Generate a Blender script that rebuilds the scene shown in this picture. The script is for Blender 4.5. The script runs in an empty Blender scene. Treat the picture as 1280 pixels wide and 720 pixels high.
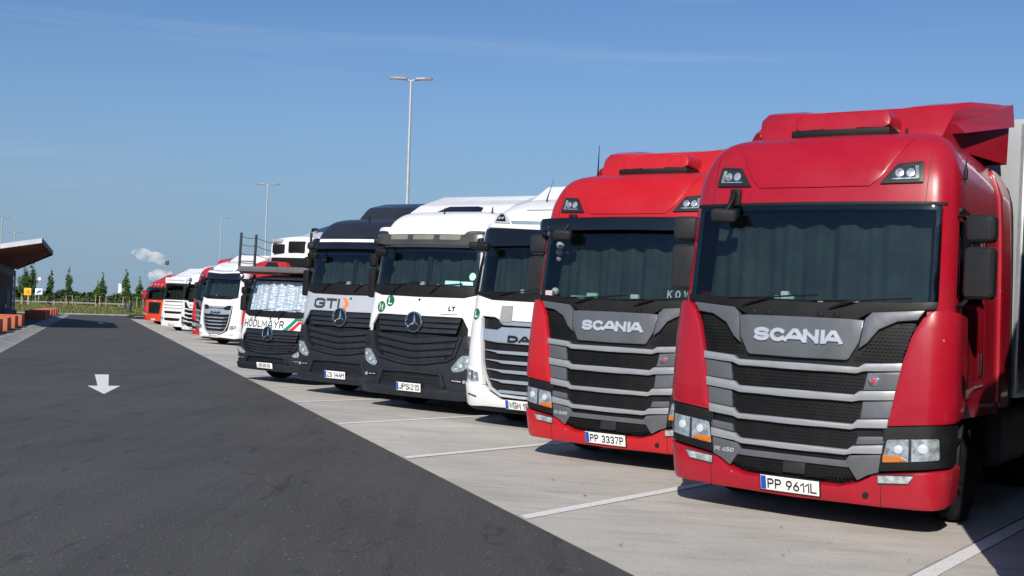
import bpy, bmesh, math, random
from mathutils import Vector, Matrix
sc = bpy.context.scene
random.seed(7)
COL = sc.collection
R = math.radians

# ---------------------------------------------------------------- camera
HC = 1.67
PITCH, ROLL = R(1.2596), R(1.7)
cd = bpy.data.cameras.new('camera'); cam = bpy.data.objects.new('camera', cd); COL.objects.link(cam)
cd.sensor_width = 36.0; cd.lens = 36 * 1404 / 1280; cd.clip_start = .1; cd.clip_end = 9000
_r = Vector((1, 0, 0)); _f = Vector((0, math.cos(PITCH), math.sin(PITCH))); _u = Vector((0, -math.sin(PITCH), math.cos(PITCH)))
_R = _r * math.cos(ROLL) + _u * math.sin(ROLL); _U = _u * math.cos(ROLL) - _r * math.sin(ROLL)
M = Matrix.Identity(4)
for i in range(3):
    M[i][0] = _R[i]; M[i][1] = _U[i]; M[i][2] = -_f[i]
M[2][3] = HC
cam.matrix_world = M
sc.camera = cam

# ---------------------------------------------------------------- light
SUN_AZ, SUN_EL = 193.0, 33.0
w = bpy.data.worlds.new('World'); sc.world = w; w.use_nodes = True
nt = w.node_tree; nt.nodes.clear()
sky = nt.nodes.new('ShaderNodeTexSky'); sky.sky_type = 'NISHITA'; sky.sun_disc = False
sky.sun_elevation = R(SUN_EL); sky.sun_rotation = R(SUN_AZ); sky.altitude = 150; sky.air_density = 1.0; sky.dust_density = .3; sky.ozone_density = 3.0
bg = nt.nodes.new('ShaderNodeBackground'); bg.inputs['Strength'].default_value = .088
wo = nt.nodes.new('ShaderNodeOutputWorld')
# thin high cirrus streaks, fixed to the sky directions
tc = nt.nodes.new('ShaderNodeTexCoord'); mp = nt.nodes.new('ShaderNodeMapping')
mp.inputs['Rotation'].default_value = (0, R(9), R(20)); mp.inputs['Scale'].default_value = (1.2, 1.2, 26)
nz = nt.nodes.new('ShaderNodeTexNoise'); nz.inputs['Scale'].default_value = 1.6; nz.inputs['Detail'].default_value = 5
rp = nt.nodes.new('ShaderNodeValToRGB'); rp.color_ramp.elements[0].position = .56; rp.color_ramp.elements[1].position = .80
rp.color_ramp.elements[0].color = (0, 0, 0, 1); rp.color_ramp.elements[1].color = (.20, .20, .20, 1)
mx = nt.nodes.new('ShaderNodeMix'); mx.data_type = 'RGBA'
hs = nt.nodes.new('ShaderNodeMix'); hs.data_type = 'RGBA'; hs.blend_type = 'MULTIPLY'; hs.inputs[0].default_value = 1
hs.inputs[7].default_value = (.74, .93, 1.14, 1)
L = nt.links.new
L(tc.outputs['Generated'], mp.inputs['Vector']); L(mp.outputs[0], nz.inputs['Vector']); L(nz.outputs['Fac'], rp.inputs[0])
L(sky.outputs[0], hs.inputs[6]); L(hs.outputs[2], mx.inputs[6]); mx.inputs[7].default_value = (7.5, 8.0, 8.6, 1)
L(rp.outputs[0], mx.inputs[0])
sx = nt.nodes.new('ShaderNodeSeparateXYZ'); L(tc.outputs['Generated'], sx.inputs[0])
hz = nt.nodes.new('ShaderNodeMapRange'); hz.interpolation_type = 'SMOOTHSTEP'; hz.inputs[1].default_value = -.02; hz.inputs[2].default_value = .30; hz.inputs[3].default_value = .93; hz.inputs[4].default_value = 0
L(sx.outputs[2], hz.inputs[0])
hm = nt.nodes.new('ShaderNodeMix'); hm.data_type = 'RGBA'; L(hz.outputs[0], hm.inputs[0]); L(mx.outputs[2], hm.inputs[6]); hm.inputs[7].default_value = (2.75, 4.05, 5.60, 1)
L(hm.outputs[2], bg.inputs['Color']); L(bg.outputs[0], wo.inputs['Surface'])

ld = bpy.data.lights.new('sun', 'SUN'); ld.energy = 5.0; ld.angle = R(.53); ld.color = (1, .94, .85)
sun = bpy.data.objects.new('sun', ld); COL.objects.link(sun)
_sd = Vector((math.sin(R(SUN_AZ)) * math.cos(R(SUN_EL)), math.cos(R(SUN_AZ)) * math.cos(R(SUN_EL)), math.sin(R(SUN_EL))))
sun.rotation_euler = _sd.to_track_quat('Z', 'Y').to_euler()
sun.location = (0, -20, 60)
vs = sc.view_settings; vs.view_transform = 'Standard'; vs.look = 'None'; vs.exposure = 0; vs.gamma = 1; vs.use_curve_mapping = False
sc.render.engine = 'CYCLES'

# ---------------------------------------------------------------- materials
MATS = {}
def _mat(name):
    m = bpy.data.materials.new(name); m.use_nodes = True
    n = m.node_tree; b = n.nodes['Principled BSDF']; MATS[name] = m
    return m, n, b
def N(n, t, **kw):
    x = n.nodes.new(t)
    for k, v in kw.items():
        if k in ('location',): continue
        if hasattr(x, k): setattr(x, k, v)
        else: x.inputs[k.replace('_', ' ')].default_value = v
    return x
def ramp(n, pts):
    x = n.nodes.new('ShaderNodeValToRGB'); e = x.color_ramp.elements
    while len(e) < len(pts): e.new(.5)
    for q, (p, c) in zip(e, pts):
        q.position = p; q.color = (c, c, c, 1) if isinstance(c, (int, float)) else (*c, 1)
    return x
def mixc(n, a, b, f, blend='MIX'):
    x = n.nodes.new('ShaderNodeMix'); x.data_type = 'RGBA'; x.blend_type = blend
    for i, v in ((6, a), (7, b), (0, f)):
        if isinstance(v, (tuple, list)): x.inputs[i].default_value = (*v, 1)
        elif isinstance(v, (int, float)): x.inputs[i].default_value = v
        else: n.links.new(v, x.inputs[i])
    return x.outputs[2]
def bump(n, b, h, strength=.3, dist=.02):
    x = n.nodes.new('ShaderNodeBump'); x.inputs['Strength'].default_value = strength; x.inputs['Distance'].default_value = dist
    n.links.new(h, x.inputs['Height']); n.links.new(x.outputs[0], b.inputs['Normal'])

def plain(name, col, rough=.5, metal=0., spec=.5, coat=0., var=.12, scale=3., dirt=0.):
    if name in MATS: return MATS[name]
    m, n, b = _mat(name)
    t = N(n, 'ShaderNodeTexCoord'); z = N(n, 'ShaderNodeTexNoise', Scale=scale, Detail=6.0, Roughness=.62)
    n.links.new(t.outputs['Object'], z.inputs['Vector'])
    r = ramp(n, [(.3, 1 - var), (.7, 1 + var)]); n.links.new(z.outputs['Fac'], r.inputs[0])
    c = mixc(n, col, r.outputs[0], 1.0, 'MULTIPLY')
    if dirt:
        z2 = N(n, 'ShaderNodeTexNoise', Scale=1.3, Detail=9.0, Roughness=.7)
        n.links.new(t.outputs['Object'], z2.inputs['Vector'])
        r2 = ramp(n, [(.42, 0), (.8, dirt)]); n.links.new(z2.outputs['Fac'], r2.inputs[0])
        c = mixc(n, c, (.26, .23, .19), r2.outputs[0])
    if coat > .3:
        vo = N(n, 'ShaderNodeTexVoronoi', Scale=7.0); n.links.new(t.outputs['Object'], vo.inputs['Vector'])
        rv = ramp(n, [(.045, 1), (.075, 0)]); n.links.new(vo.outputs['Distance'], rv.inputs[0]); rg = ramp(n, [(.72, 0), (.78, .55)]); n.links.new(vo.outputs['Color'], rg.inputs[0])
        mm_ = N(n, 'ShaderNodeMath', operation='MULTIPLY'); n.links.new(rv.outputs[0], mm_.inputs[0]); n.links.new(rg.outputs[0], mm_.inputs[1])
        c = mixc(n, c, (.50, .42, .38), mm_.outputs[0])
    n.links.new(c, b.inputs['Base Color'])
    rr = ramp(n, [(.3, max(0, rough - .06)), (.75, min(1, rough + .1))]); n.links.new(z.outputs['Fac'], rr.inputs[0])
    n.links.new(rr.outputs[0], b.inputs['Roughness'])
    b.inputs['Metallic'].default_value = metal; b.inputs['Specular IOR Level'].default_value = spec
    b.inputs['Coat Weight'].default_value = coat; b.inputs['Coat Roughness'].default_value = .06
    return m
def paint(name, col, dirt=.06): return plain(name, col, rough=.32, spec=.35, coat=.35, var=.05, scale=1.5, dirt=dirt)
def plastic(name, col, rough=.55): return plain(name, col, rough=rough, spec=.28, var=.16, scale=5, dirt=.035)

red_dark = paint('dark_red_paint', (.36, .006, .020)); red_bright = paint('bright_red_paint', (.47, .010, .016))
red_far = paint('far_red_paint', (.50, .02, .022)); orange_red = paint('orange_red_paint', (.66, .06, .02))
white = paint('white_paint', (.78, .78, .77), .10); white2 = paint('cool_white_paint', (.72, .74, .77), .10)
night = paint('midnight_paint', (.018, .021, .029), .06); silverp = paint('silver_paint', (.42, .45, .50), .08)
gray_mid = plain('grille_grey', (.135, .14, .15), .36, .35, .5, .2, .06); gray_light = plain('slat_silver', (.40, .405, .415), .32, .45, .5, .2, .06)
daf_sil = plain('satin_silver', (.36, .41, .47), .3, .35, .5, .2, .06)
blk = plastic('black_plastic', (.0075, .0075, .0085)); blk_g = plain('gloss_black', (.006, .007, .010), .16, 0, .5, .4, .05)
anth = plastic('anthracite_plastic', (.019, .022, .029), .45); anth2 = plastic('grille_anthracite', (.010, .011, .014), .45)
dgrey = plastic('mirror_grey', (.022, .022, .024), .40); meshm = plastic('mesh_black', (.0045, .0045, .005), .5)
rubber = plain('tyre_rubber', (.014, .014, .014), .8, 0, .2, 0, .3, 6, .25); steel = plain('rim_steel', (.42, .42, .42), .4, .6, .5, 0, .1, 4, .15)
chrome = plain('chrome', (.75, .76, .78), .12, 1, .5, 0, .03); alu = plain('aluminium', (.52, .54, .56), .38, .7, .5, 0, .08)
lens_in = plain('lamp_reflector', (.56, .58, .60), .22, .5, .5, 0, .55, 17); glint = plain('lamp_glint', (.80, .81, .82), .3, .1, .5, .3, .1, 20); lens_dk = plain('lamp_bezel', (.05, .05, .055), .2, .2)
amber = plain('amber_lens', (.75, .20, .01), .15, 0, .5, .5, .1, 20)
plate_w = plain('plate_white', (.80, .80, .78), .4, 0, .4, 0, .05); plate_b = plain('plate_blue', (.01, .07, .42), .4); ink = plain('ink_black', (.010, .010, .012), .5)
letter = plain('letter_silver', (.56, .58, .62), .3, .4); letter_w = plain('letter_white', (.8, .8, .8), .5)
green_s = plain('sticker_green', (.005, .14, .06), .4); mint = plain('sticker_mint', (.45, .78, .60), .5); cyan_s = plain('sticker_cyan', (.35, .70, .76), .5)
orange_m = plain('logo_orange', (.85, .22, .06), .4); red_m = plain('stripe_red', (.55, .03, .04), .4); grn_m = plain('stripe_green', (.02, .22, .12), .4); dk_logo = plain('logo_dark', (.045, .05, .06), .4)
curt = plain('cab_curtain', (.050, .062, .066), .9, 0, .2, 0, .3, 4); dash = plain('dashboard', (.02, .021, .023), .7)
pinkm = plain('soft_toy_pink', (.6, .42, .45), .9); foil = None
trl_w = paint('trailer_white', (.70, .70, .69), .2); trl_g = paint('trailer_grey', (.30, .32, .34), .2); trl_fr = plain('trailer_frame', (.05, .05, .052), .6)
lampm = plain('galvanised_steel', (.46, .48, .50), .45, .4, .5, 0, .1, 2)
led = plain('lamp_head_grey', (.20, .20, .20), .4)

def glass_mat(name, tint, gl=.02):
    m = bpy.data.materials.new(name); m.use_nodes = True; n = m.node_tree; n.nodes.clear(); MATS[name] = m
    o = N(n, 'ShaderNodeOutputMaterial'); t = N(n, 'ShaderNodeBsdfTransparent'); g = N(n, 'ShaderNodeBsdfGlossy'); f = N(n, 'ShaderNodeFresnel'); mxs = N(n, 'ShaderNodeMixShader')
    t.inputs['Color'].default_value = (*tint, 1); g.inputs['Color'].default_value = (.92, .97, 1, 1); g.inputs['Roughness'].default_value = gl; f.inputs['IOR'].default_value = 1.52
    g2 = N(n, 'ShaderNodeNewGeometry'); iv = N(n, 'ShaderNodeMath', operation='SUBTRACT'); iv.inputs[0].default_value = 1; n.links.new(g2.outputs['Backfacing'], iv.inputs[1]); ml = N(n, 'ShaderNodeMath', operation='MULTIPLY'); n.links.new(f.outputs[0], ml.inputs[0]); n.links.new(iv.outputs[0], ml.inputs[1])
    n.links.new(ml.outputs[0], mxs.inputs[0]); n.links.new(t.outputs[0], mxs.inputs[1]); n.links.new(g.outputs[0], mxs.inputs[2]); n.links.new(mxs.outputs[0], o.inputs[0])
    return m
glass = glass_mat('windscreen_glass', (.74, .80, .79)); sglass = glass_mat('side_glass', (.10, .13, .14)); lens = glass_mat('lamp_glass', (.93, .95, .96)); clearglass = glass_mat('clear_glass', (.95, .97, .98))

def foil_mat():
    m, n, b = _mat('foil_sunshade')
    t = N(n, 'ShaderNodeTexCoord'); mpn = N(n, 'ShaderNodeMapping'); mpn.inputs['Scale'].default_value = (2.2, 1, 9)
    z = N(n, 'ShaderNodeTexNoise', Scale=3.0, Detail=6.0, Distortion=1.2)
    n.links.new(t.outputs['Object'], mpn.inputs[0]); n.links.new(mpn.outputs[0], z.inputs['Vector'])
    b.inputs['Base Color'].default_value = (.74, .80, .88, 1); b.inputs['Metallic'].default_value = .35; b.inputs['Roughness'].default_value = .35
    bump(n, b, z.outputs['Fac'], 1.0, .05)
    return m
foil = foil_mat()

def asphalt_mat():
    m, n, b = _mat('asphalt')
    t = N(n, 'ShaderNodeTexCoord')
    v = N(n, 'ShaderNodeTexVoronoi', Scale=75.0); z = N(n, 'ShaderNodeTexNoise', Scale=.35, Detail=8.0, Roughness=.6)
    z2 = N(n, 'ShaderNodeTexNoise', Scale=58.0, Detail=3.0, Roughness=.7)
    mpn = N(n, 'ShaderNodeMapping'); mpn.inputs['Rotation'].default_value = (0, 0, R(-20.4)); mpn.inputs['Scale'].default_value = (1.6, .16, 1)
    z3 = N(n, 'ShaderNodeTexNoise', Scale=1.1, Detail=7.0, Roughness=.65, Distortion=.6)
    for q in (v, z, z2): n.links.new(t.outputs['Object'], q.inputs['Vector'])
    n.links.new(t.outputs['Object'], mpn.inputs[0]); n.links.new(mpn.outputs[0], z3.inputs['Vector'])
    r1 = ramp(n, [(.3, (.064, .0625, .061)), (.7, (.083, .081, .079))]); n.links.new(z.outputs['Fac'], r1.inputs[0])
    r2 = ramp(n, [(.3, .42), (.5, .95), (.7, 1.65)]); n.links.new(z2.outputs['Fac'], r2.inputs[0])
    c = mixc(n, r1.outputs[0], r2.outputs[0], 1.0, 'MULTIPLY')
    r3 = ramp(n, [(.35, .84), (.5, 1.0), (.68, 1.08)]); n.links.new(z3.outputs['Fac'], r3.inputs[0])
    c = mixc(n, c, r3.outputs[0], 1.0, 'MULTIPLY')
    r4 = ramp(n, [(.90, 0), (.97, 1)]); n.links.new(v.outputs['Color'], r4.inputs[0])
    c = mixc(n, c, (.24, .235, .23), r4.outputs[0])
    mp2 = N(n, 'ShaderNodeMapping'); mp2.inputs['Rotation'].default_value = (0, 0, R(-26)); mp2.inputs['Scale'].default_value = (1.5, .45, 1)
    z7 = N(n, 'ShaderNodeTexNoise', Scale=1.7, Detail=9.0, Roughness=.78, Distortion=1.4); n.links.new(t.outputs['Object'], mp2.inputs[0]); n.links.new(mp2.outputs[0], z7.inputs['Vector'])
    r7 = ramp(n, [(.55, 1.0), (.64, .60)]); n.links.new(z7.outputs['Fac'], r7.inputs[0]); c = mixc(n, c, r7.outputs[0], 1.0, 'MULTIPLY')
    z8 = N(n, 'ShaderNodeTexVoronoi', Scale=.55); n.links.new(t.outputs['Object'], z8.inputs['Vector'])
    r8 = ramp(n, [(.010, 1), (.016, 0)]); n.links.new(z8.outputs['Distance'], r8.inputs[0]); c = mixc(n, c, (.45, .43, .38), r8.outputs[0])
    n.links.new(c, b.inputs['Base Color']); b.inputs['Roughness'].default_value = .82; b.inputs['Specular IOR Level'].default_value = .35
    bump(n, b, z2.outputs['Fac'], .55, .006)
    return m
asphalt = asphalt_mat()

def concrete_mat(name, c0, c1, streak_rot=0., random_obj=True):
    m, n, b = _mat(name)
    t = N(n, 'ShaderNodeTexCoord'); oi = N(n, 'ShaderNodeObjectInfo'); g = N(n, 'ShaderNodeNewGeometry')
    z = N(n, 'ShaderNodeTexNoise', Scale=.8, Detail=9.0, Roughness=.65)
    mpn = N(n, 'ShaderNodeMapping'); mpn.inputs['Rotation'].default_value = (0, 0, streak_rot); mpn.inputs['Scale'].default_value = (.55, 3.2, 1)
    z2 = N(n, 'ShaderNodeTexNoise', Scale=1.5, Detail=9.0, Roughness=.72, Distortion=.5)
    z3 = N(n, 'ShaderNodeTexNoise', Scale=60.0, Detail=3.0)
    for q in (z, z3): n.links.new(g.outputs['Position'], q.inputs['Vector'])
    n.links.new(g.outputs['Position'], mpn.inputs[0]); n.links.new(mpn.outputs[0], z2.inputs['Vector'])
    r = ramp(n, [(.3, c0), (.7, c1)]); n.links.new(z.outputs['Fac'], r.inputs[0])
    r2 = ramp(n, [(.32, .80), (.5, 1.0), (.72, 1.06)]); n.links.new(z2.outputs['Fac'], r2.inputs[0])
    c = mixc(n, r.outputs[0], r2.outputs[0], 1.0, 'MULTIPLY')
    r3 = ramp(n, [(.3, .86), (.7, 1.12)]); n.links.new(z3.outputs['Fac'], r3.inputs[0])
    c = mixc(n, c, r3.outputs[0], 1.0, 'MULTIPLY')
    z5 = N(n, 'ShaderNodeTexNoise', Scale=2.6, Detail=8.0, Roughness=.75, Distortion=1.0); n.links.new(g.outputs['Position'], z5.inputs['Vector'])
    r5 = ramp(n, [(.62, 1.0), (.72, .80)]); n.links.new(z5.outputs['Fac'], r5.inputs[0])
    c = mixc(n, c, r5.outputs[0], 1.0, 'MULTIPLY')
    if random_obj:
        r4 = ramp(n, [(0, .90), (1, 1.06)]); n.links.new(oi.outputs['Random'], r4.inputs[0]); c = mixc(n, c, r4.outputs[0], 1.0, 'MULTIPLY')
    n.links.new(c, b.inputs['Base Color']); b.inputs['Roughness'].default_value = .85; b.inputs['Specular IOR Level'].default_value = .3
    bump(n, b, z3.outputs['Fac'], .25, .004)
    return m
YAWR = R(34)
concrete = concrete_mat('bay_concrete', (.45, .425, .38), (.56, .53, .48), YAWR)
kerbm = concrete_mat('kerb_concrete', (.22, .22, .21), (.40, .39, .37))
joint = plain('joint_dark', (.05, .048, .045), .9)
def roadpaint():
    m, n, b = _mat('road_paint')
    g = N(n, 'ShaderNodeNewGeometry'); z = N(n, 'ShaderNodeTexNoise', Scale=28.0, Detail=7.0, Roughness=.7); n.links.new(g.outputs['Position'], z.inputs['Vector'])
    r = ramp(n, [(.34, (.46, .45, .42)), (.48, (.80, .80, .78))]); n.links.new(z.outputs['Fac'], r.inputs[0]); n.links.new(r.outputs[0], b.inputs['Base Color'])
    b.inputs['Roughness'].default_value = .7
    return m
rpaint = roadpaint()
def ground_mat(name, pts, scale):
    m, n, b = _mat(name)
    g = N(n, 'ShaderNodeNewGeometry'); z = N(n, 'ShaderNodeTexNoise', Scale=scale, Detail=9.0, Roughness=.7); n.links.new(g.outputs['Position'], z.inputs['Vector'])
    r = ramp(n, pts); n.links.new(z.outputs['Fac'], r.inputs[0]); n.links.new(r.outputs[0], b.inputs['Base Color']); b.inputs['Roughness'].default_value = .95
    b.inputs['Specular IOR Level'].default_value = .15
    return m
grassm = ground_mat('grass_ground', [(.3, (.06, .085, .022)), (.55, (.11, .125, .04)), (.75, (.19, .17, .075))], .25)
def leaf_mat(name, a, b_):
    m, n, b = _mat(name)
    g = N(n, 'ShaderNodeNewGeometry'); r = ramp(n, [(0, a), (1, b_)]); n.links.new(g.outputs['Random Per Island'], r.inputs[0]); n.links.new(r.outputs[0], b.inputs['Base Color'])
    b.inputs['Roughness'].default_value = .6; b.inputs['Specular IOR Level'].default_value = .25
    return m
leafm = leaf_mat('leaf_green', (.040, .085, .016), (.11, .18, .045)); bladem = leaf_mat('grass_blade', (.06, .10, .02), (.24, .22, .08))
woodm = leaf_mat('wood_green', (.020, .045, .020), (.050, .085, .030)); hedgem = leaf_mat('hedge_green', (.06, .085, .02), (.15, .16, .05))
barkm = plain('bark', (.12, .09, .06), .9, 0, .2, 0, .3, 8); stakem = plain('stake_wood', (.42, .35, .25), .85, 0, .2, 0, .15, 6)
orange_b = plain('terracotta_block', (.60, .155, .075), .75, 0, .3, 0, .10, 3, .1)
brickm = plain('brick_dark', (.085, .058, .052), .85, 0, .3, 0, .35, 4); slatm = plain('dark_cladding', (.030, .030, .034), .6, 0, .3, 0, .2, 4)
soffm = plain('soffit_timber', (.22, .085, .035), .6, 0, .3, 0, .25, 5); fascm = plain('fascia_metal', (.62, .64, .66), .4, .2, .5, 0, .06)
roofm = plain('roof_dark', (.04, .042, .046), .6)
yellow_m = plain('sign_yellow', (.75, .42, .01), .45); blue_m = plain('sign_blue', (.02, .12, .50), .45); signw = plain('sign_white', (.8, .8, .8), .45)

# ---------------------------------------------------------------- helpers
def link(name, me, mat=None, parent=None):
    o = bpy.data.objects.new(name, me); COL.objects.link(o)
    if mat is not None and me is not None: me.materials.append(mat)
    if parent is not None: o.parent = parent
    return o
def fin(name, bm, mat, parent, ang=35, recalc=True):
    if recalc: bmesh.ops.recalc_face_normals(bm, faces=bm.faces)
    me = bpy.data.meshes.new(name); bm.to_mesh(me); bm.free()
    if ang:
        me.shade_smooth(); me.set_sharp_from_angle(angle=R(ang))
    return link(name, me, mat, parent)
def thing(name, label, cat, mat4=None, group=None):
    o = bpy.data.objects.new(name, None); COL.objects.link(o); o.empty_display_size = .3
    if mat4 is not None: o.matrix_world = mat4
    o['label'] = label; o['category'] = cat
    if group: o['group'] = group
    return o
def tag(o, label, cat, group=None):
    o['label'] = label; o['category'] = cat
    if group: o['group'] = group
    return o
def struct(o): o['kind'] = 'structure'; return o
def stuff(o): o['kind'] = 'stuff'; return o
def mir(half): return [(x, z) for x, z in half] + [(-x, z) for x, z in reversed(half) if abs(x) > 1e-6]
def flip(poly): return [(-x, z) for x, z in reversed(poly)]
def rnd(poly, r, k=3):
    out = []; n = len(poly)
    for i in range(n):
        p0, p, p1 = Vector(poly[i - 1]), Vector(poly[i]), Vector(poly[(i + 1) % n])
        a, b = p0 - p, p1 - p; rr = min(r, a.length * .45, b.length * .45)
        A, B = p + a.normalized() * rr, p + b.normalized() * rr
        for j in range(k + 1):
            t = j / k; q = A * (1 - t) ** 2 + p * 2 * t * (1 - t) + B * t * t
            out.append((q.x, q.y))
    return out
def prism(bm, poly, d0, d1, bev=0.):
    vs_ = [bm.verts.new((x, z, d0)) for x, z in poly]
    f = bm.faces.new(vs_)
    r_ = bmesh.ops.extrude_face_region(bm, geom=[f])
    nv = [g for g in r_['geom'] if isinstance(g, bmesh.types.BMVert)]
    for v in nv: v.co.z = d1
    if bev > 0:
        s = set(nv); ed = [e for e in bm.edges if e.verts[0] in s and e.verts[1] in s]
        bmesh.ops.bevel(bm, geom=ed, offset=bev, segments=2, profile=.6, affect='EDGES', clamp_overlap=True)
def panel(name, poly, mapf, mat, parent, d0=-.02, d1=.02, bev=.006, du=.15, dz=.35, ang=38):
    bm = bmesh.new(); prism(bm, poly, d0, d1, bev)
    xs = [v.co.x for v in bm.verts]; zs = [v.co.y for v in bm.verts]
    for ax, st, lo, hi in ((0, du, min(xs), max(xs)), (1, dz, min(zs), max(zs))):
        k = math.ceil(lo / st + 1e-6)
        while k * st < hi - 1e-6:
            co = [0, 0, 0]; co[ax] = k * st; no = [0, 0, 0]; no[ax] = 1
            bmesh.ops.bisect_plane(bm, geom=bm.verts[:] + bm.edges[:] + bm.faces[:], plane_co=co, plane_no=no, dist=1e-5); k += 1
    bmesh.ops.triangulate(bm, faces=[f for f in bm.faces if len(f.verts) > 4])
    for v in bm.verts: v.co = mapf(v.co.x, v.co.y, v.co.z)
    return fin(name, bm, mat, parent, ang)
def box(name, c, s, mat, parent, bev=.01, rot=None, seg=2):
    bm = bmesh.new(); bmesh.ops.create_cube(bm, size=1)
    for v in bm.verts: v.co = Vector((v.co.x * s[0], v.co.y * s[1], v.co.z * s[2]))
    if bev: bmesh.ops.bevel(bm, geom=bm.edges[:], offset=min(bev, min(s) * .45), segments=seg, profile=.6, affect='EDGES', clamp_overlap=True)
    if rot: bm.transform(Matrix.Rotation(rot[0], 4, 'X') @ Matrix.Rotation(rot[1], 4, 'Y') @ Matrix.Rotation(rot[2], 4, 'Z'))
    bm.transform(Matrix.Translation(c))
    return fin(name, bm, mat, parent)
def tube_bm(bm, pts, rad, seg=8):
    pts = [Vector(p) for p in pts]; rings = []
    for i, p in enumerate(pts):
        d = (pts[min(i + 1, len(pts) - 1)] - pts[max(i - 1, 0)]).normalized()
        up = Vector((0, 0, 1)) if abs(d.z) < .9 else Vector((0, 1, 0))
        a = d.cross(up).normalized(); b = d.cross(a)
        r_ = rad[i] if isinstance(rad, (list, tuple)) else rad
        rings.append([bm.verts.new(p + a * r_ * math.cos(2 * math.pi * k / seg) + b * r_ * math.sin(2 * math.pi * k / seg)) for k in range(seg)])
    for A, B in zip(rings, rings[1:]):
        for k in range(seg): bm.faces.new((A[k], A[(k + 1) % seg], B[(k + 1) % seg], B[k]))
    bm.faces.new(rings[0][::-1]); bm.faces.new(rings[-1])
def tube(name, pts, rad, mat, parent, seg=8):
    bm = bmesh.new(); tube_bm(bm, pts, rad, seg); return fin(name, bm, mat, parent, 50)
def lathe(name, prof, c, axis, mat, parent, seg=32, ang=35):
    bm = bmesh.new(); rings = []; closed = len(prof) > 3 and prof[0] == prof[-1]
    for r_, x in prof:
        ring = []
        for k in range(seg):
            a = 2 * math.pi * k / seg; y, z = r_ * math.cos(a), r_ * math.sin(a)
            p = {'X': (x, y, z), 'Y': (y, x, z), 'Z': (y, z, x)}[axis]
            ring.append(bm.verts.new(Vector(p) + Vector(c)))
        rings.append(ring)
    for A, B in zip(rings, rings[1:]):
        for k in range(seg): bm.faces.new((A[k], A[(k + 1) % seg], B[(k + 1) % seg], B[k]))
    if prof[0][0] > 1e-4 and not closed: bm.faces.new(rings[0])
    if prof[-1][0] > 1e-4 and not closed: bm.faces.new(rings[-1])
    bmesh.ops.remove_doubles(bm, verts=bm.verts, dist=1e-5)
    return fin(name, bm, mat, parent, ang)
def _arc(cx, cy, rx, ry, a0, a1, n=9): return [(cx + rx * math.cos(R(a0 + (a1 - a0) * i / n)), cy + ry * math.sin(R(a0 + (a1 - a0) * i / n))) for i in range(n + 1)]
_O = _arc(.5, .5, .5, .5, 90, 450, 20)
_P = [(0, 0), (0, 1), (.55, 1)] + _arc(.55, .75, .45, .25, 90, -90) + [(0, .5)]
_S = _arc(.5, .74, .5, .26, 25, 270, 10) + _arc(.5, .26, .5, .26, 90, -155, 10)[1:]
_6 = _arc(.5, .3, .5, .3, 180, -180, 16); _9 = _arc(.5, .7, .5, .3, 0, 360, 16)
GL = {'A': (.95, [[(0, 0), (.42, 1), (.58, 1), (1, 0)], [(.2, .30), (.8, .30)]]), 'C': (.85, [_arc(.5, .5, .5, .5, 42, 318, 16)]), 'D': (.8, [[(0, 0), (0, 1), (.45, 1)] + _arc(.45, .5, .55, .5, 90, -90) + [(0, 0)]]),
      'F': (.7, [[(0, 0), (0, 1), (1, 1)], [(0, .5), (.85, .5)]]), 'G': (.85, [[(1, .86), (.8, 1), (.2, 1), (0, .8), (0, .2), (.2, 0), (.8, 0), (1, .2), (1, .48), (.55, .48)]]), 'H': (.75, [[(0, 0), (0, 1)], [(1, 0), (1, 1)], [(0, .5), (1, .5)]]),
      'I': (.0, [[(.5, 0), (.5, 1)]]), 'J': (.6, [[(1, 1), (1, .3)] + _arc(.5, .3, .5, .3, 0, -160)]), 'K': (.75, [[(0, 0), (0, 1)], [(1, 1), (.1, .45)], [(.35, .6), (1, 0)]]), 'L': (.6, [[(0, 1), (0, 0), (1, 0)]]),
      'M': (.95, [[(0, 0), (0, 1), (.5, .3), (1, 1), (1, 0)]]), 'N': (.8, [[(0, 0), (0, 1)], [(1, 0), (1, 1)], [(0, 1), (1, 0)]]), 'O': (.85, [_O]), 'P': (.65, [_P]), 'R': (.72, [_P, [(.5, .5), (1, 0)]]), 'S': (.72, [_S]), 'T': (.75, [[(0, 1), (1, 1)], [(.5, 1), (.5, 0)]]),
      'W': (1.1, [[(0, 1), (.25, 0), (.5, .9), (.75, 0), (1, 1)]]), 'Y': (.8, [[(0, 1), (.5, .5), (1, 1)], [(.5, .5), (.5, 0)]]), 'Z': (.7, [[(0, 1), (1, 1), (0, 0), (1, 0)]]), '\u0418': (.75, [[(0, 1), (0, 0), (1, 1), (1, 0)]]),
      '\u00d6': (.85, [_O, [(.28, 1.2), (.28, 1.32)], [(.72, 1.2), (.72, 1.32)]]), '0': (.6, [_O]), '1': (.32, [[(0, .72), (1, 1), (1, 0)]]), '2': (.6, [_arc(.5, .72, .5, .28, 165, -30) + [(0, 0), (1, 0)]]), '3': (.6, [_arc(.5, .75, .48, .25, 150, -90, 8) + _arc(.5, .25, .5, .25, 90, -150, 8)[1:]]),
      '4': (.65, [[(.75, 0), (.75, 1), (0, .28), (1, .28)]]), '5': (.6, [[(.95, 1), (.1, 1), (.05, .55)] + _arc(.48, .32, .52, .32, 120, -150, 10)]), '6': (.6, [[(.7, 1), (.05, .42)], _6]), '7': (.6, [[(0, 1), (1, 1), (.3, 0)]]), '9': (.6, [[(.3, 0), (.95, .58)], _9]),
      ' ': (.18, []), ':': (.0, [[(.5, .2), (.5, .3)], [(.5, .7), (.5, .8)]]), '.': (.0, [[(.5, .38), (.5, .62)]])}
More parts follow.
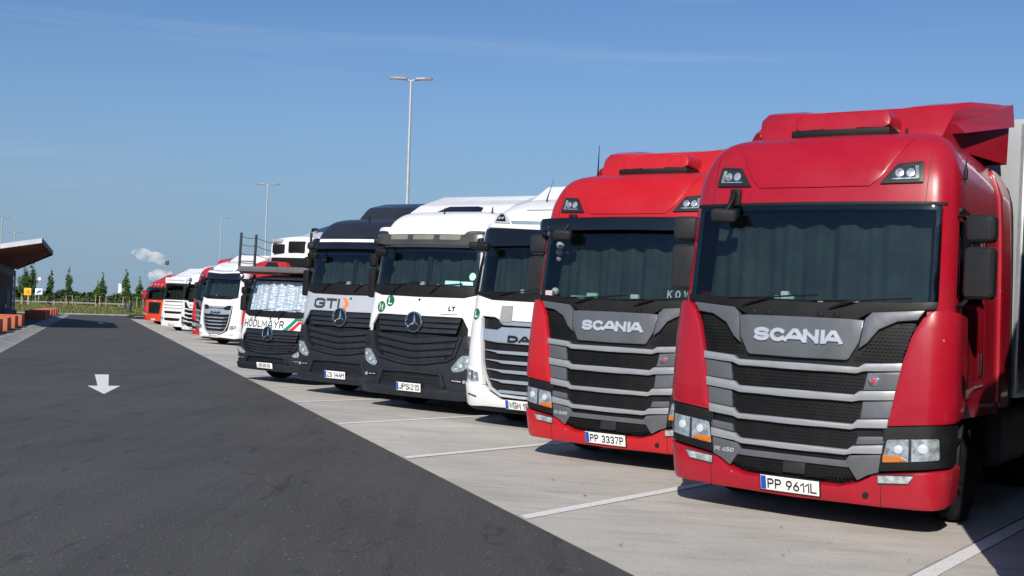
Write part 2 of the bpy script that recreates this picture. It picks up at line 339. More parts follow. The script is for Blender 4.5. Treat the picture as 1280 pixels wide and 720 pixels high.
def text(name, s, x0, x1, z0, z1, mapf, mat, parent, d0=.0, d1=.004, th=.012, gap=None):
    """lettering built from strokes of even width"""
    H = z1 - z0; gap = th * (1.9 if gap is None else 1) + (gap or 0)
    tot = sum(GL[c][0] for c in s) * H; avail = (x1 - x0) - th - gap * (len(s) - 1); k = avail / max(tot, 1e-6)
    V = []; F = []; x = x0 + th / 2; n_ = 0
    for c in s:
        w_ = GL[c][0] * H * k
        for line in GL[c][1]:
            P = [Vector((x + px * w_ if w_ > 0 else x, z0 + th / 2 + py * (H - th), 0)) for px, py in line]
            closed = (P[0] - P[-1]).length < 1e-5; n = len(P); base = len(V); dd = d1 + .0002 * (n_ % 5); n_ += 1; zl, zh = (z0, z1) if max(p[1] for p in line) <= 1 else (z0, z1 + H)
            for i, p in enumerate(P):
                a = P[i] - P[i - 1] if i > 0 else (P[-1] - P[-2] if closed else P[1] - P[0]); b = P[i + 1] - P[i] if i < n - 1 else (P[1] - P[0] if closed else P[-1] - P[-2])
                a = a.normalized(); b = b.normalized(); na = Vector((-a.y, a.x, 0)); nb = Vector((-b.y, b.x, 0)); m = na + nb
                m = m.normalized() * (th / 2 / max(.72, m.normalized().dot(na))) if m.length > .2 else na * th / 2
                ext = Vector((0, 0, 0))
                if not closed and i == 0: ext = -b * th * .5
                if not closed and i == n - 1: ext = a * th * .5
                for q, dep in ((p + m + ext, d0), (p + m + ext, dd), (p - m + ext, dd), (p - m + ext, d0)): V.append(mapf(q.x, min(zh, max(zl, q.y)), dep))
            for i in range(n - 1):
                A_, B_ = base + i * 4, base + i * 4 + 4
                for j in range(3): F.append((A_ + j, A_ + j + 1, B_ + j + 1, B_ + j))
            F.append((base, base + 1, base + 2, base + 3)); e_ = base + (n - 1) * 4; F.append((e_ + 3, e_ + 2, e_ + 1, e_))
        x += w_ + gap
    me = bpy.data.meshes.new(name); me.from_pydata(V, [], F); me.update()
    return link(name, me, mat, parent)

# surface of a cab: s = arc length from the centre line, z = height, d = outward distance
def tabv(tab, z):
    n = len(tab)
    if z <= tab[0][0]: return tab[0][1] + (z - tab[0][0]) * (tab[1][1] - tab[0][1]) / (tab[1][0] - tab[0][0])
    if z >= tab[-1][0]: return tab[-1][1] + (z - tab[-1][0]) * (tab[-1][1] - tab[-2][1]) / (tab[-1][0] - tab[-2][0])
    d = [(tab[i + 1][1] - tab[i][1]) / (tab[i + 1][0] - tab[i][0]) for i in range(n - 1)]
    m = [d[0]] + [0 if d[i - 1] * d[i] <= 0 else 2 * d[i - 1] * d[i] / (d[i - 1] + d[i]) for i in range(1, n - 1)] + [d[-1]]
    for i in range(n - 1):
        if z <= tab[i + 1][0]:
            h = tab[i + 1][0] - tab[i][0]; t = (z - tab[i][0]) / h
            return (1 + 2 * t) * (1 - t) ** 2 * tab[i][1] + t * (1 - t) ** 2 * h * m[i] + t * t * (3 - 2 * t) * tab[i + 1][1] + t * t * (t - 1) * h * m[i + 1]
class Surf:
    def __init__(s, prof, hw, R_=6.0, r=.22, v=0.): s.prof, s.hwt, s.R, s.r = prof, hw, R_, r
    def wf(s, z): return tabv(s.prof, z)
    def arcs(s, z):
        hw = tabv(s.hwt, z); q = min(.9, max(.01, (hw - s.r) / (s.R - s.r))); return s.R, s.r, math.asin(q)
    def lims(s, z):
        R_, r, a0 = s.arcs(z); return R_ * a0, R_ * a0 + r * (math.pi / 2 - a0)
    def __call__(s, u, z, d=0.):
        R_, r, a0 = s.arcs(z); sg = 1 if u >= 0 else -1; t = abs(u)
        if t <= R_ * a0:
            a = t / R_; x = R_ * math.sin(a); y = R_ * (1 - math.cos(a))
        else:
            x0 = R_ * math.sin(a0); y0 = R_ * (1 - math.cos(a0)); t -= R_ * a0
            if t <= r * (math.pi / 2 - a0):
                a = a0 + t / r; x = x0 + r * (math.sin(a) - math.sin(a0)); y = y0 + r * (math.cos(a0) - math.cos(a))
            else:
                t -= r * (math.pi / 2 - a0); a = math.pi / 2; x = x0 + r * (1 - math.sin(a0)); y = y0 + r * math.cos(a0) + t
        dz = (s.wf(z + .01) - s.wf(z - .01)) / .02; k = 1 / math.sqrt(1 + (dz * math.cos(a)) ** 2)
        return Vector((sg * (x + math.sin(a) * k * d), s.wf(z) + y - math.cos(a) * k * d, z + dz * math.cos(a) * k * d))
    def side_s(s, y, z):      # arc length of the side point that lies y behind the front
        b = s.lims(z)[1]; return b + y - s(b, z).y
def shell(name, sf, zs, yb, mat, parent, holes=(), nf=18, nc=7, ns=8, cap=True, d=0., roof_bow=.03):
    bm = bmesh.new(); rows = []
    for z in zs:
        a, b = sf.lims(z); half = [a * i / (nf // 2) for i in range(nf // 2 + 1)] + [a + (b - a) * i / nc for i in range(1, nc + 1)]
        yc = sf(b, z).y; half += [b + (yb - yc) * i / ns for i in range(1, ns + 1)]
        ss = [-q for q in reversed(half[1:])] + half
        rows.append((z, ss, [bm.verts.new(sf(q, z, d)) for q in ss]))
    for (z0, s0, A), (z1, s1, B) in zip(rows, rows[1:]):
        for j in range(len(A) - 1):
            zm = (z0 + z1) / 2; sm = (s0[j] + s0[j + 1] + s1[j] + s1[j + 1]) / 4
            if any(h[0] < zm < h[1] and h[2] < sm < h[3] for h in holes): continue
            bm.faces.new((A[j], A[j + 1], B[j + 1], B[j]))
        bm.faces.new((A[-1], A[0], B[0], B[-1]))
    if cap:
        T = rows[-1][2]; n = len(T); mid = n // 2
        # roof: strips across, slightly crowned
        prev = None
        for i in range(mid + 1):
            l, r_ = T[i], T[n - 1 - i]
            if i == mid: break
            l2, r2 = T[i + 1], T[n - 2 - i]
            if l2 is r2: bm.faces.new((l, r_, l2))
            else: bm.faces.new((l, r_, r2, l2))
    return fin(name, bm, mat, parent, 32)
def hexmesh(name, poly, mapf, mat, parent, cell=.034, d=.012, bar=.30):
    # real honeycomb bars inside the outline, with a dark backing behind them
    def inside(x, y):
        c = False; n = len(poly)
        for i in range(n):
            x0, y0 = poly[i]; x1, y1 = poly[i - 1]
            if (y0 > y) != (y1 > y) and x < (x1 - x0) * (y - y0) / (y1 - y0) + x0: c = not c
        return c
    xs = [p[0] for p in poly]; zs = [p[1] for p in poly]; V = []; F = []
    h = cell * .866; row = 0; z = min(zs)
    while z <= max(zs):
        x = min(xs) + (cell * .5 if row % 2 else 0)
        while x <= max(xs):
            if inside(x, z):
                b = len(V)
                for rr, dd in ((.577 * cell, d), (.577 * cell * (1 - bar), d), (.577 * cell * (1 - bar), d - .012)):
                    for k in range(6):
                        a = math.pi / 6 + k * math.pi / 3; V.append(mapf(x + rr * math.cos(a), z + rr * math.sin(a), dd))
                for q in (0, 6):
                    for k in range(6): F.append((b + q + k, b + q + (k + 1) % 6, b + q + 6 + (k + 1) % 6, b + q + 6 + k))
            x += cell
        z += h; row += 1
    me = bpy.data.meshes.new(name); me.from_pydata(V, [], F); me.update()
    o = link(name, me, mat, parent); o['kind'] = 'stuff'
    return o
def wheel(parent, x, y, r=.5, wd=.3, dual=False, rim=True):
    sg = 1 if x > 0 else -1; W = .56 if dual else wd
    c = (x, y, r)
    wh = lathe('wheel', [(.03, sg * .02), (r * .5, sg * .02), (r * .5, -sg * .06)], c, 'X', blk, parent, 20)
    pr = [(r * .58, -W / 2), (r * .86, -W / 2), (r * .97, -W / 2 + .03), (r, -W / 2 + .06), (r, -.02), (r * .975, -.015), (r * .975, .015), (r, .02), (r, W / 2 - .06), (r * .97, W / 2 - .03), (r * .86, W / 2), (r * .58, W / 2)]
    lathe('tyre', [(a, b) for a, b in pr], c, 'X', rubber, wh, 36)
    if rim:
        q = [(.02, .10), (.10, .10), (.11, .04), (.17, .03), (.20, -.02), (.24, .0), (r * .54, .10), (r * .585, .125), (r * .59, .10)]
        lathe('rim', [(a, sg * (b + (.1 if dual else 0))) for a, b in q], c, 'X', steel, wh, 28)
    return wh
def plate(parent, mapf, z, s, d, offx=0., w_=.52, h=.114, bandmat=plate_b, off=.0105):
    p = panel('number_plate', [(offx - w_ / 2, z - h / 2), (offx + w_ / 2, z - h / 2), (offx + w_ / 2, z + h / 2), (offx - w_ / 2, z + h / 2)], mapf, plate_w, parent, d - .012, d, .002)
    if bandmat: panel('country_band', [(offx - w_ / 2 + .004, z - h / 2 + .005), (offx - w_ / 2 + .05, z - h / 2 + .005), (offx - w_ / 2 + .05, z + h / 2 - .005), (offx - w_ / 2 + .004, z + h / 2 - .005)], mapf, bandmat, p, d - .004, d + .0015, 0)
    if s: text('plate_lettering', s, offx - w_ / 2 + .065, offx + w_ / 2 - .02, z - .038, z + .038, mapf, ink, p, d - .002, d + .002, off)
    if not s:
        for a_, b_ in ((-.18, -.07), (-.04, .07), (.10, .20)): panel('plate_mark', [(offx + a_, z - .03), (offx + b_, z - .03), (offx + b_, z + .03), (offx + a_, z + .03)], mapf, plain('plate_blur', (.38, .38, .38), .5), p, d - .002, d + .001, 0)
    fr = h / 2 + .01
    panel('plate_frame', [(offx - w_ / 2 - .01, z - fr), (offx + w_ / 2 + .01, z - fr), (offx + w_ / 2 + .01, z + fr), (offx - w_ / 2 - .01, z + fr)], mapf, ink, p, d - .02, d - .003, .002)
    return p
def mirror_set(parent, sg, x, y, z0, mat, zt, xin, yin, hl=.44, hu=.24, wd=.25):
    r_ = box('mirror', (sg * x, y, z0 + hl / 2), (wd, .15, hl), mat, parent, .06, (0, 0, sg * -.12), 3)
    box('mirror_glass', (sg * (x + .005), y + .083, z0 + hl / 2), (wd - .05, .012, hl - .05), chrome, r_, .01, (0, 0, sg * -.12))
    u = box('mirror', (sg * x, y, z0 + hl + .03 + hu / 2), (wd * .96, .15, hu), mat, parent, .06, (0, 0, sg * -.12), 3)
    box('mirror_glass', (sg * (x + .005), y + .083, z0 + hl + .03 + hu / 2), (wd * .8, .012, hu - .05), chrome, u, .01, (0, 0, sg * -.12))
    tube('mirror_arm', [(sg * xin, yin, zt), (sg * (x - .12), y, zt - .01), (sg * (x - .07), y, zt - .07), (sg * (x - .07), y, z0 + hl)], .016, blk, r_, 6)
    tube('mirror_arm', [(sg * xin, yin, z0 - .08), (sg * (x - .13), y, z0 - .05), (sg * (x - .07), y, z0 + .03)], .022, blk, r_, 6)
    return r_
def wiper(parent, sf, x0, z0, x1, z1):
    bm = bmesh.new(); a = sf(x0, z0, .03); b = sf(x1, z1, .05)
    tube_bm(bm, [a, a * .5 + b * .5 + Vector((0, -.03, .01)), b], .011, 6)
    dx = .42 * (1 if x1 > x0 else -1)
    tube_bm(bm, [sf(x1 - dx, z1 - .015, .035), sf(x1, z1, .04), sf(x1 + dx, z1 + .04, .03)], .009, 6)
    return fin('wiper', bm, blk, parent, 40)
def curtain(parent, sf, z0, z1, w_, d=-.22, mat=curt, gap=None):
    bm = bmesh.new(); n = 90; rows = []
    for j in range(7):
        z = z0 + (z1 - z0) * j / 6; row = []
        for i in range(n + 1):
            s = -w_ + 2 * w_ * i / n; f = .040 * math.sin(s * 17 + 1.6 * math.sin(s * 4.1) + .5 * z) * (.6 + .4 * math.sin(s * 2.3 + 1)) + .014 * math.sin(s * 41 + z * 2)
            row.append(bm.verts.new(sf(s, z, d + f * (1.1 - .35 * j / 6))))
        rows.append(row)
    for A, B in zip(rows, rows[1:]):
        for i in range(n): bm.faces.new((A[i], A[i + 1], B[i + 1], B[i]))
    return fin('curtain', bm, mat, parent, 80)
def remap(root, f):
    for o in root.children_recursive:
        if o.type == 'MESH':
            for v in o.data.vertices: v.co = f(v.co)
            o.data.update()
def lower(root): remap(root, lambda c: Vector((c.x, c.y, c.z - .075)))
def bulkhead(root, sf, z0, z1, wd=1.06): panel('bulkhead', [(-wd, z0), (wd, z0), (wd, z1), (-wd, z1)], sf, blk, root, -.09, -.07, 0)
def chassis(root, yb=2.3, wheels=True):
    """frame, tanks, axles and mudguards of the tractor unit"""
    bm = bmesh.new()
    for sx in (-.42, .42):
        g = bmesh.ops.create_cube(bm, size=1)
        for v in g['verts']: v.co = Vector((sx + v.co.x * .09, 3.3 + v.co.y * 5.2, .95 + v.co.z * .26))
    for y in (1.0, 2.6, 4.0, 5.7):
        g = bmesh.ops.create_cube(bm, size=1)
        for v in g['verts']: v.co = Vector((v.co.x * .8, y + v.co.y * .12, .92 + v.co.z * .16))
    fin('chassis_frame', bm, trl_fr, root)
    for x in (-1.02, 1.02): wheel(root, x, 1.42)
    for x in (-.9, .9): wheel(root, x, 5.05, .5, .3, True)
    for sx in (-1, 1):
        box('fuel_tank', (sx * .92, 3.2, .72), (.62, 1.5, .60), trl_fr, root, .12, None, 4)
        bm = bmesh.new(); A = []; n = 14
        for k in range(n + 1):
            a = math.pi * (-.02 + 1.04 * k / n)
            A.append([bm.verts.new((sx * xx, 1.42 + rr * math.cos(a), .52 + rr * math.sin(a) * 1.02)) for xx, rr in ((.80, .60), (1.215, .60), (1.215, .66), (.80, .66))])
        for P, Q in zip(A, A[1:]):
            for k in range(4): bm.faces.new((P[k], P[(k + 1) % 4], Q[(k + 1) % 4], Q[k]))
        fin('mudguard', bm, blk, root)
        bm = bmesh.new(); A = []
        for k in range(n + 1):
            a = math.pi * (.05 + .9 * k / n)
            A.append([bm.verts.new((sx * xx, 5.05 + rr * math.cos(a), .52 + rr * math.sin(a))) for xx, rr in ((.60, .60), (1.2, .60), (1.2, .64), (.60, .64))])
        for P, Q in zip(A, A[1:]):
            for k in range(4): bm.faces.new((P[k], P[(k + 1) % 4], Q[(k + 1) % 4], Q[k]))
        fin('mudguard', bm, blk, root)
        for i, (z, x) in enumerate(((.42, 1.16), (.78, 1.14))):
            box('step', (sx * x, .72, z), (.16, .34, .04), blk, root, .01)
    box('underbody', (0, .75, .62), (1.5, .9, .35), blk, root, .04)
    box('fifth_wheel', (0, 4.9, 1.16), (.9, .9, .12), blk, root, .03)

# ---------------------------------------------------------------- where things stand
A0 = Vector((.0573, 9.381, 0)); RA = R(-20.4)
RDV = Vector((math.sin(RA), math.cos(RA), 0)); NRM = Vector((math.cos(RA), -math.sin(RA), 0))
SL = -.030
BAY = R(35.5); BU = Vector((math.cos(BAY), -math.sin(BAY), 0)); BW = Vector((math.sin(BAY), math.cos(BAY), 0))
def zc(p): return SL * max((p - A0).dot(NRM), 0)
def TN(t, n, z=0.): p = A0 + RDV * t * .9543 + NRM * n * .9543; return Vector((p.x, p.y, z))
def LD(lat, dep, dz=0.): p = A0 + BU * lat + BW * dep; return Vector((p.x, p.y, zc(p) + dz))
def truck_matrix(lat, dep, yaw=34.0):
    a = R(yaw); w_ = Vector((math.sin(a), math.cos(a), 0)); u = Vector((math.cos(a), -math.sin(a), 0))
    w_.z = SL * w_.dot(NRM); u.z = SL * u.dot(NRM); w_.normalize(); u = (u - w_ * u.dot(w_)).normalized(); v = u.cross(w_)
    o = LD(lat - .259, dep + .367, .004); m = Matrix.Identity(4)
    for i in range(3): m[i][0], m[i][1], m[i][2], m[i][3] = u[i], w_[i], v[i], o[i]
    return m
# ---------------------------------------------------------------- the trucks
def sidemap(sf, sg): return lambda y, z, d: Vector((sg * (tabv(sf.hwt, z) + d), y, z))
def lamp(parent, poly, mapf, d, cells, amb=None, name='headlight', frame=.012, deep=.07):
    """a lamp: recessed reflector tray with round reflectors, covered by a clear lens"""
    cx = sum(p[0] for p in poly) / len(poly); cz = sum(p[1] for p in poly) / len(poly)
    h = panel(name, [(cx + (x - cx) * 1.06, cz + (z - cz) * 1.12) for x, z in poly], mapf, lens_dk, parent, d - .05, d - .016, .004, .03)
    panel('reflector', poly, mapf, lens_in, h, d - .03, d - .007, 0, .03)
    for x, z, r_ in cells:
        ring = [(x + r_ * .55 * math.cos(2 * math.pi * k / 14), z + r_ * .55 * math.sin(2 * math.pi * k / 14)) for k in range(14)]
        panel('bulb_lens', ring, mapf, glint, h, d - .014, d + .002, .012)
    if len(cells) == 2:
        xm = (cells[0][0] + cells[1][0]) / 2; zl = min(p[1] for p in poly) + .02; zh = max(p[1] for p in poly) - .02
        panel('divider', [(xm - .012, zl), (xm + .012, zl), (xm + .006, zh), (xm - .016, zh)], mapf, lens_dk, h, d - .012, d - .001, .003)
    if amb: panel('indicator', amb, mapf, amber, h, d - .01, d + .001, .002, .03)
    panel('lens', poly, mapf, lens, h, d + .006, d + .012, .004, .03)
    return h
def windscreen(root, sf, z0, z1, wdt, border=.05, top=.05, gm=glass):
    g = panel('windscreen', rnd(mir([(0, z0), (wdt, z0 + .02), (wdt - .015, z1), (0, z1)]), .05), sf, gm, root, .0, .006, .002, .1, .2)
    panel('frit', mir([(0, z1 - top), (wdt - .02, z1 - top), (wdt - .02, z1), (0, z1)]), sf, blk_g, g, -.008, -.001, 0, .1)
    for f in (lambda p: p, flip):
        panel('frit', f([(wdt - border, z0 + .02), (wdt - .004, z0 + .02), (wdt - .018, z1 - top), (wdt - border - .01, z1 - top)]), sf, blk_g, g, -.008, -.001, 0, .05)
    panel('seal', [(-wdt - .02, z1 - .012), (wdt + .02, z1 - .012), (wdt + .02, z1 + .018), (-wdt - .02, z1 + .018)], sf, blk, g, -.02, .008, .004, .1)
    return g
def dashboard(root, sf, z, items=()):
    panel('dashboard', mir([(0, .10), (1.05, .12), (1.05, .62), (0, .62)]), lambda x, y, d: Vector((x, y + sf.wf(z), z + d)), dash, root, -.05, .0, .02)
    for x, y, sx, sz, m in items:
        box('dashboard_item', (x, sf.wf(z) + y, z + sz / 2 + .002), (sx, .06, sz), m, root, .012)
def antenna(root, x, y, z, h=.45, lean=.15):
    a = tube('aerial', [(x, y, z - .02), (x, y + .01, z + .06), (x, y + lean * h, z + h)], [.018, .012, .004], blk, root, 6)

def scania(label, paintm, mat4, plate_s, model_s, visor=False, group=None, pod=True, detail=True, white_face=False, wall=None):
    root = thing('truck', label, 'truck', mat4, group)
    sf = Surf([(.30, .06), (.45, .015), (.65, 0), (1.0, 0), (1.6, .02), (1.95, .06), (2.3, .10), (2.88, .165), (3.1, .21), (3.26, .275), (3.38, .37), (3.45, .50), (3.485, .66)],
              [(.3, 1.19), (.45, 1.22), (1.0, 1.24), (1.95, 1.225), (2.85, 1.20), (3.1, 1.185), (3.3, 1.13), (3.42, 1.04), (3.485, .90)], 6.0, .22)
    gm, gl = (gray_mid, gray_light) if not white_face else (blk, paintm)
    up = lambda z: z if z < 3.24 else 3.24 + (z - 3.24) * 1.30
    sf.prof = [(up(z), y) for z, y in sf.prof]; sf.hwt = [(up(z), y) for z, y in sf.hwt]
    ws0, ws1 = 2.0, 2.865
    bwin = sf.lims(2.4)[1]
    bulkhead(root, sf, .9, 2.02)
    holes = [(1.0, ws0, -1.03, 1.03), (ws0, ws1, -1.13, 1.13), (2.08, 2.74, bwin + .05, bwin + 1.05), (2.08, 2.74, -bwin - 1.05, -bwin - .05)]
    zs = [1.05, 1.25, 1.5, 1.75, 1.9, ws0, 2.08, 2.2, 2.35, 2.5, 2.62, 2.74, 2.8, ws1, 2.93, 3.0, 3.06, 3.12, 3.18, 3.24, 3.29, 3.335, 3.37, 3.40, 3.43, 3.455, 3.475, 3.485]
    zs = [up(z) for z in zs]
    shell('cab_shell', sf, zs, 2.25, paintm, root, holes)
    shell('front_structure', sf, [.42, .6, .8, 1.0, 1.05], .80, blk, root, d=-.05, cap=False)
    # --- grille
    g = panel('grille', mir([(0, .45), (.74, .55), (.80, .97), (.87, 1.51), (.97, 1.84), (0, 1.86)]), sf, blk, root, -.03, .004, .004)
    half = lambda top, bot: mir([(x, z) for x, z in bot] + [(x, z) for x, z in reversed(top)])
    S = [([(0, 1.450), (.54, 1.450), (.585, 1.482), (.893, 1.505)], [(0, 1.392), (.525, 1.392), (.585, 1.414), (.882, 1.434)]),
         ([(0, 1.216), (.515, 1.216), (.560, 1.250), (.852, 1.274)], [(0, 1.152), (.505, 1.152), (.565, 1.168), (.840, 1.190)]),
         ([(0, .968), (.515, .968), (.553, 1.010), (.806, 1.034)], [(0, .918), (.505, .918), (.555, .936), (.798, .955)]),
         ([(0, .750), (.480, .750), (.525, .786), (.772, .816)], [(0, .700), (.462, .700), (.53, .718), (.764, .738)])]
    for t, b in S:
        panel('grille_slat', half(t, b), sf, gl, g, -.01, .052, .018, .12)
    # grey fields beside the meshes
    F = [[(.615, 1.405), (.878, 1.428), (.856, 1.280), (.588, 1.258)], [(.588, 1.16), (.836, 1.184), (.810, 1.040), (.575, 1.018)],
         [(.565, .865), (.788, .885), (.776, .822), (.548, .798)], [(.50, .700), (.76, .732), (.742, .585), (.66, .555), (.57, .50), (.50, .60), (.47, .655)]]
    for f in F:
        panel('grille_panel', f, sf, gm, g, -.01, .030, .006); panel('grille_panel', flip(f), sf, gm, g, -.01, .030, .006)
    panel('grille_panel', half([(0, .652), (.46, .652), (.50, .66)], [(0, .60), (.47, .60), (.5, .60)]), sf, gm, g, -.01, .026, .006)
    mp_ = [mir([(0, 1.22), (.56, 1.22), (.605, 1.39), (0, 1.39)]), mir([(0, .975), (.535, .975), (.58, 1.152), (0, 1.152)]), mir([(0, .755), (.505, .755), (.55, .915), (0, .915)]),
           mir([(0, .655), (.46, .655), (.485, .70), (0, .70)]), mir([(0, .465), (.44, .475), (.545, .515), (.48, .595), (0, .600)])]
    cm = [(.50, 1.50), (.585, 1.61), (.70, 1.755), (.85, 1.825), (.975, 1.845), (.90, 1.515), (.60, 1.49)]
    for p in mp_ + [cm, flip(cm)]: hexmesh('grille_mesh', p, sf, meshm, g, .034 if detail else .07)
    box('radar_cover', sf(.03, .545, .02), (.20, .03, .10), dgrey, g, .012)
    # --- badge panel
    bz = panel('badge_panel', mir([(0, 1.497), (.43, 1.500), (.455, 1.515), (.53, 1.655), (.56, 1.845), (.46, 1.848), (0, 1.850)]), sf, gm if not white_face else paintm, root, -.01, .042, .012)
    wing = [(.53, 1.600), (.60, 1.655), (.685, 1.770), (.83, 1.845), (.985, 1.865), (1.04, 1.95), (.62, 1.915), (.565, 1.86)]
    for f in (wing, flip(wing)): panel('badge_wing', f, sf, gm if not white_face else paintm, bz, -.01, .050, .014)
    for c_, a_, b_ in zip('SCANIA', (0, .19, .352, .57, .765, .792), (.182, .372, .595, .742, .815, 1.0)):
        text('letter', c_, -.395 + .79 * a_, -.395 + .79 * b_, 1.625, 1.742, sf, letter, bz, .040, .056, .033)
    if model_s:
        text('letter', model_s[0], -.725, -.675, .612, .650, sf, letter, g, .028, .036, .0075); text('model_number', model_s[2:], -.655, -.535, .612, .650, sf, letter, g, .028, .036, .0075, .006)
    bd = rnd([(.615, 1.37), (.64, 1.30), (.695, 1.30), (.72, 1.37)], .03)
    b_ = panel('badge', bd, sf, chrome, g, .02, .045, .008); panel('badge_centre', [(.645, 1.325), (.69, 1.325), (.69, 1.362), (.645, 1.362)], sf, red_m, b_, .03, .048, .004)
    # --- corner deflectors
    cp = [(.79, .968), (1.62, 1.06), (1.68, 1.5), (1.60, 1.93), (1.18, 1.965), (1.10, 1.955), (1.02, 1.885), (.945, 1.73), (.885, 1.51)]
    for f in (cp, flip(cp)): panel('corner_deflector', f, sf, paintm, root, -.02, .055, .035, .06, .2)
    # --- bumper
    bp = mir([(0, .300), (.75, .300), (1.15, .315), (1.45, .335), (1.62, .37), (1.62, .66), (1.24, .640), (.76, .572), (.70, .555), (.57, .482), (.42, .437), (0, .430)])
    b = panel('bumper', bp, sf, paintm, root, -.10, .045, .02, .07)
    for f in (lambda p: p, flip): panel('bumper_seam', f([(.757, .305), (.763, .305), (.763, .57), (.757, .57)]), sf, ink, b, .03, .0465, 0)
    lathe('towing_eye', [(.0, -.005), (.026, -.005), (.026, .004), (.018, .004), (.016, -.001), (0, -.001)], sf(.64, .395, .046), 'Y', blk, b, 16)
    plate(root, sf, .40, plate_s, .062)
    fg = [(.735, .488), (.985, .515), (1.03, .60), (.735, .570)]
    for f in (fg, flip(fg)):
        c = [(sum(p[0] for p in f) / 4 + (-.04 if f is fg else .04), .545, .03)]
        fo = panel('fog_light', rnd(f, .02), sf, lens_dk, b, .0, .050, .004); panel('reflector', [(x * .94 + (.05 if x > 0 else -.05), .543 + (z - .543) * .72) for x, z in f], sf, lens_in, fo, .04, .0535, 0)
    # --- headlights in black corner panels
    hp = [(.765, .965), (1.30, 1.03), (1.52, 1.05), (1.52, .68), (1.20, .655), (.735, .592)]
    hl = [(.80, .862), (1.19, .902), (1.20, .728), (.90, .685), (.765, .670)]
    for f in (lambda p: p, flip):
        panel('lamp_panel', f(hp), sf, blk, root, -.06, .030, .008, .06)
        k = 1 if f(hp) is hp else -1
        sgn = f([(1, 0)])[0][0]
        lamp(root, rnd(f(hl), .02), sf, .042, [(sgn * .89, .79, .068), (sgn * 1.08, .81, .072)], f([(.772, .728), (.90, .735), (.965, .705), (.90, .688), (.770, .674)]))
    # --- windscreen
    windscreen(root, sf, ws0 - .03, ws1, 1.135, .06, .05)
    panel('wiper_cowl', mir([(0, 1.845), (.49, 1.848), (.60, 1.91), (1.03, 1.953), (1.12, 1.962), (1.13, 2.03), (.6, 2.0), (0, 1.985)]), sf, blk, root, -.02, .028, .01)
    for x in (-.28, .18, .32, -.42): box('cowl_lug', sf(x, 1.875, .03), (.05, .03, .05), blk, root, .01)
    wiper(root, sf, -.55, 1.93, -.28, 2.015); wiper(root, sf, .25, 1.93, .50, 2.015)
    curtain(root, sf, 1.93, 2.84, 1.10)
    dashboard(root, sf, 1.98, [(-.20, .12, .07, .10, plate_w), (-.27, .12, .05, .06, mint), (-.14, .12, .05, .07, mint), (.14, .1, .05, .03, plate_w), (.24, .1, .04, .03, dgrey), (.42, .1, .10, .04, plate_w)] if not visor else [(-.55, .12, .26, .05, mint), (-.40, .14, .14, .09, mint), (.18, .12, .10, .09, plate_w), (-.98, .1, .10, .10, pinkm)])
    if visor: text('window_lettering', 'KOWA', .62, 1.0, 2.045, 2.135, sf, letter_w, root, -.03, -.026, .014, .04); panel('window_sign', [(.55, 2.02), (1.05, 2.02), (1.05, 2.17), (.55, 2.17)], sf, dash, root, -.05, -.032, 0)
    if visor:
        for z_, r_, m_c in ((2.66, .055, plate_w), (2.57, .045, pinkm), (2.49, .035, pinkm), (2.09, .05, plate_w)):
            lathe('soft_toy', [(0, -r_), (r_ * .7, -r_ * .7), (r_, 0), (r_ * .7, r_ * .7), (0, r_)], sf(-.98, z_, -.10), 'Z', m_c, root, 12)
    # --- brow
    rec = mir([(0, 3.015), (.50, 3.018), (.58, 3.09), (.80, 3.46), (.80, 3.47), (0, 3.47)])
    panel('brow_panel', rec, sf, paintm, root, -.01, .012, .010, .12, .06)
    hd = [(.585, 3.035), (.945, 3.045), (.925, 3.235), (.715, 3.215)]
    for f in (lambda p: p, flip):
        h = panel('roof_lamp', rnd(f(hd), .015), sf, dgrey, root, -.02, .020, .008, .1, .08)
        q = [(.66, 3.065), (.905, 3.075), (.89, 3.195), (.75, 3.185)]
        panel('reflector', f(q), sf, lens_dk, h, .0, .0225, 0); sgn = f([(1, 0)])[0][0]
        for x in (.74, .83): panel('bulb_lens', [(sgn * x + .036 * math.cos(a), 3.13 + .04 * math.sin(a)) for a in [k * math.pi / 6 for k in range(12)]][::1], sf, lens_in, h, .01, .026, .004)
        panel('reflector', f([(.68, 3.07), (.90, 3.078), (.90, 3.088), (.69, 3.08)]), sf, lens_in, h, .01, .025, 0); panel('reflector', f([(.875, 3.09), (.905, 3.09), (.89, 3.19), (.862, 3.19)]), sf, lens_in, h, .01, .025, 0)
        panel('lens', rnd(f(q), .01), sf, lens, h, .026, .030, .002)
        panel('panel_seam', f([(.97, 2.88), (.976, 2.88), (.985, 3.33), (.979, 3.33)]), sf, ink, root, -.005, .0015, 0, .2, .05)
    if visor:
        panel('sun_visor', rnd(mir([(0, 2.80), (1.12, 2.79), (1.16, 2.90), (1.12, 2.945), (0, 2.945)]), .04), sf, blk_g, root, .10, .125, .01, .1)
        for x in (-.8, 0, .8): box('visor_bracket', sf(x, 2.92, .06), (.03, .12, .03), blk, root, .005)
    # --- roof pod, deflector
    if pod:
        pz = 3.575
        pod_ = panel('roof_pod', rnd(mir([(0, pz + .05), (.40, pz + .05), (.455, pz + .08), (.455, pz + .17), (.40, pz + .235), (.20, pz + .235), (.17, pz + .222), (0, pz + .222)]), .04), lambda x, z, d: Vector((x + .05, .70 - d * (1 + .0 * x) + (z - pz) * .30, z)), paintm, root, -.55, 0, .05)
        box('pod_base', (.05, 1.0, pz + .02), (.92, .62, .07), blk, pod_, .02)
    prof = [(1.02, 3.54), (1.12, 3.72), (1.28, 3.92), (1.7, 4.02), (2.22, 4.09), (2.32, 4.10)]
    bm = bmesh.new(); rows = []
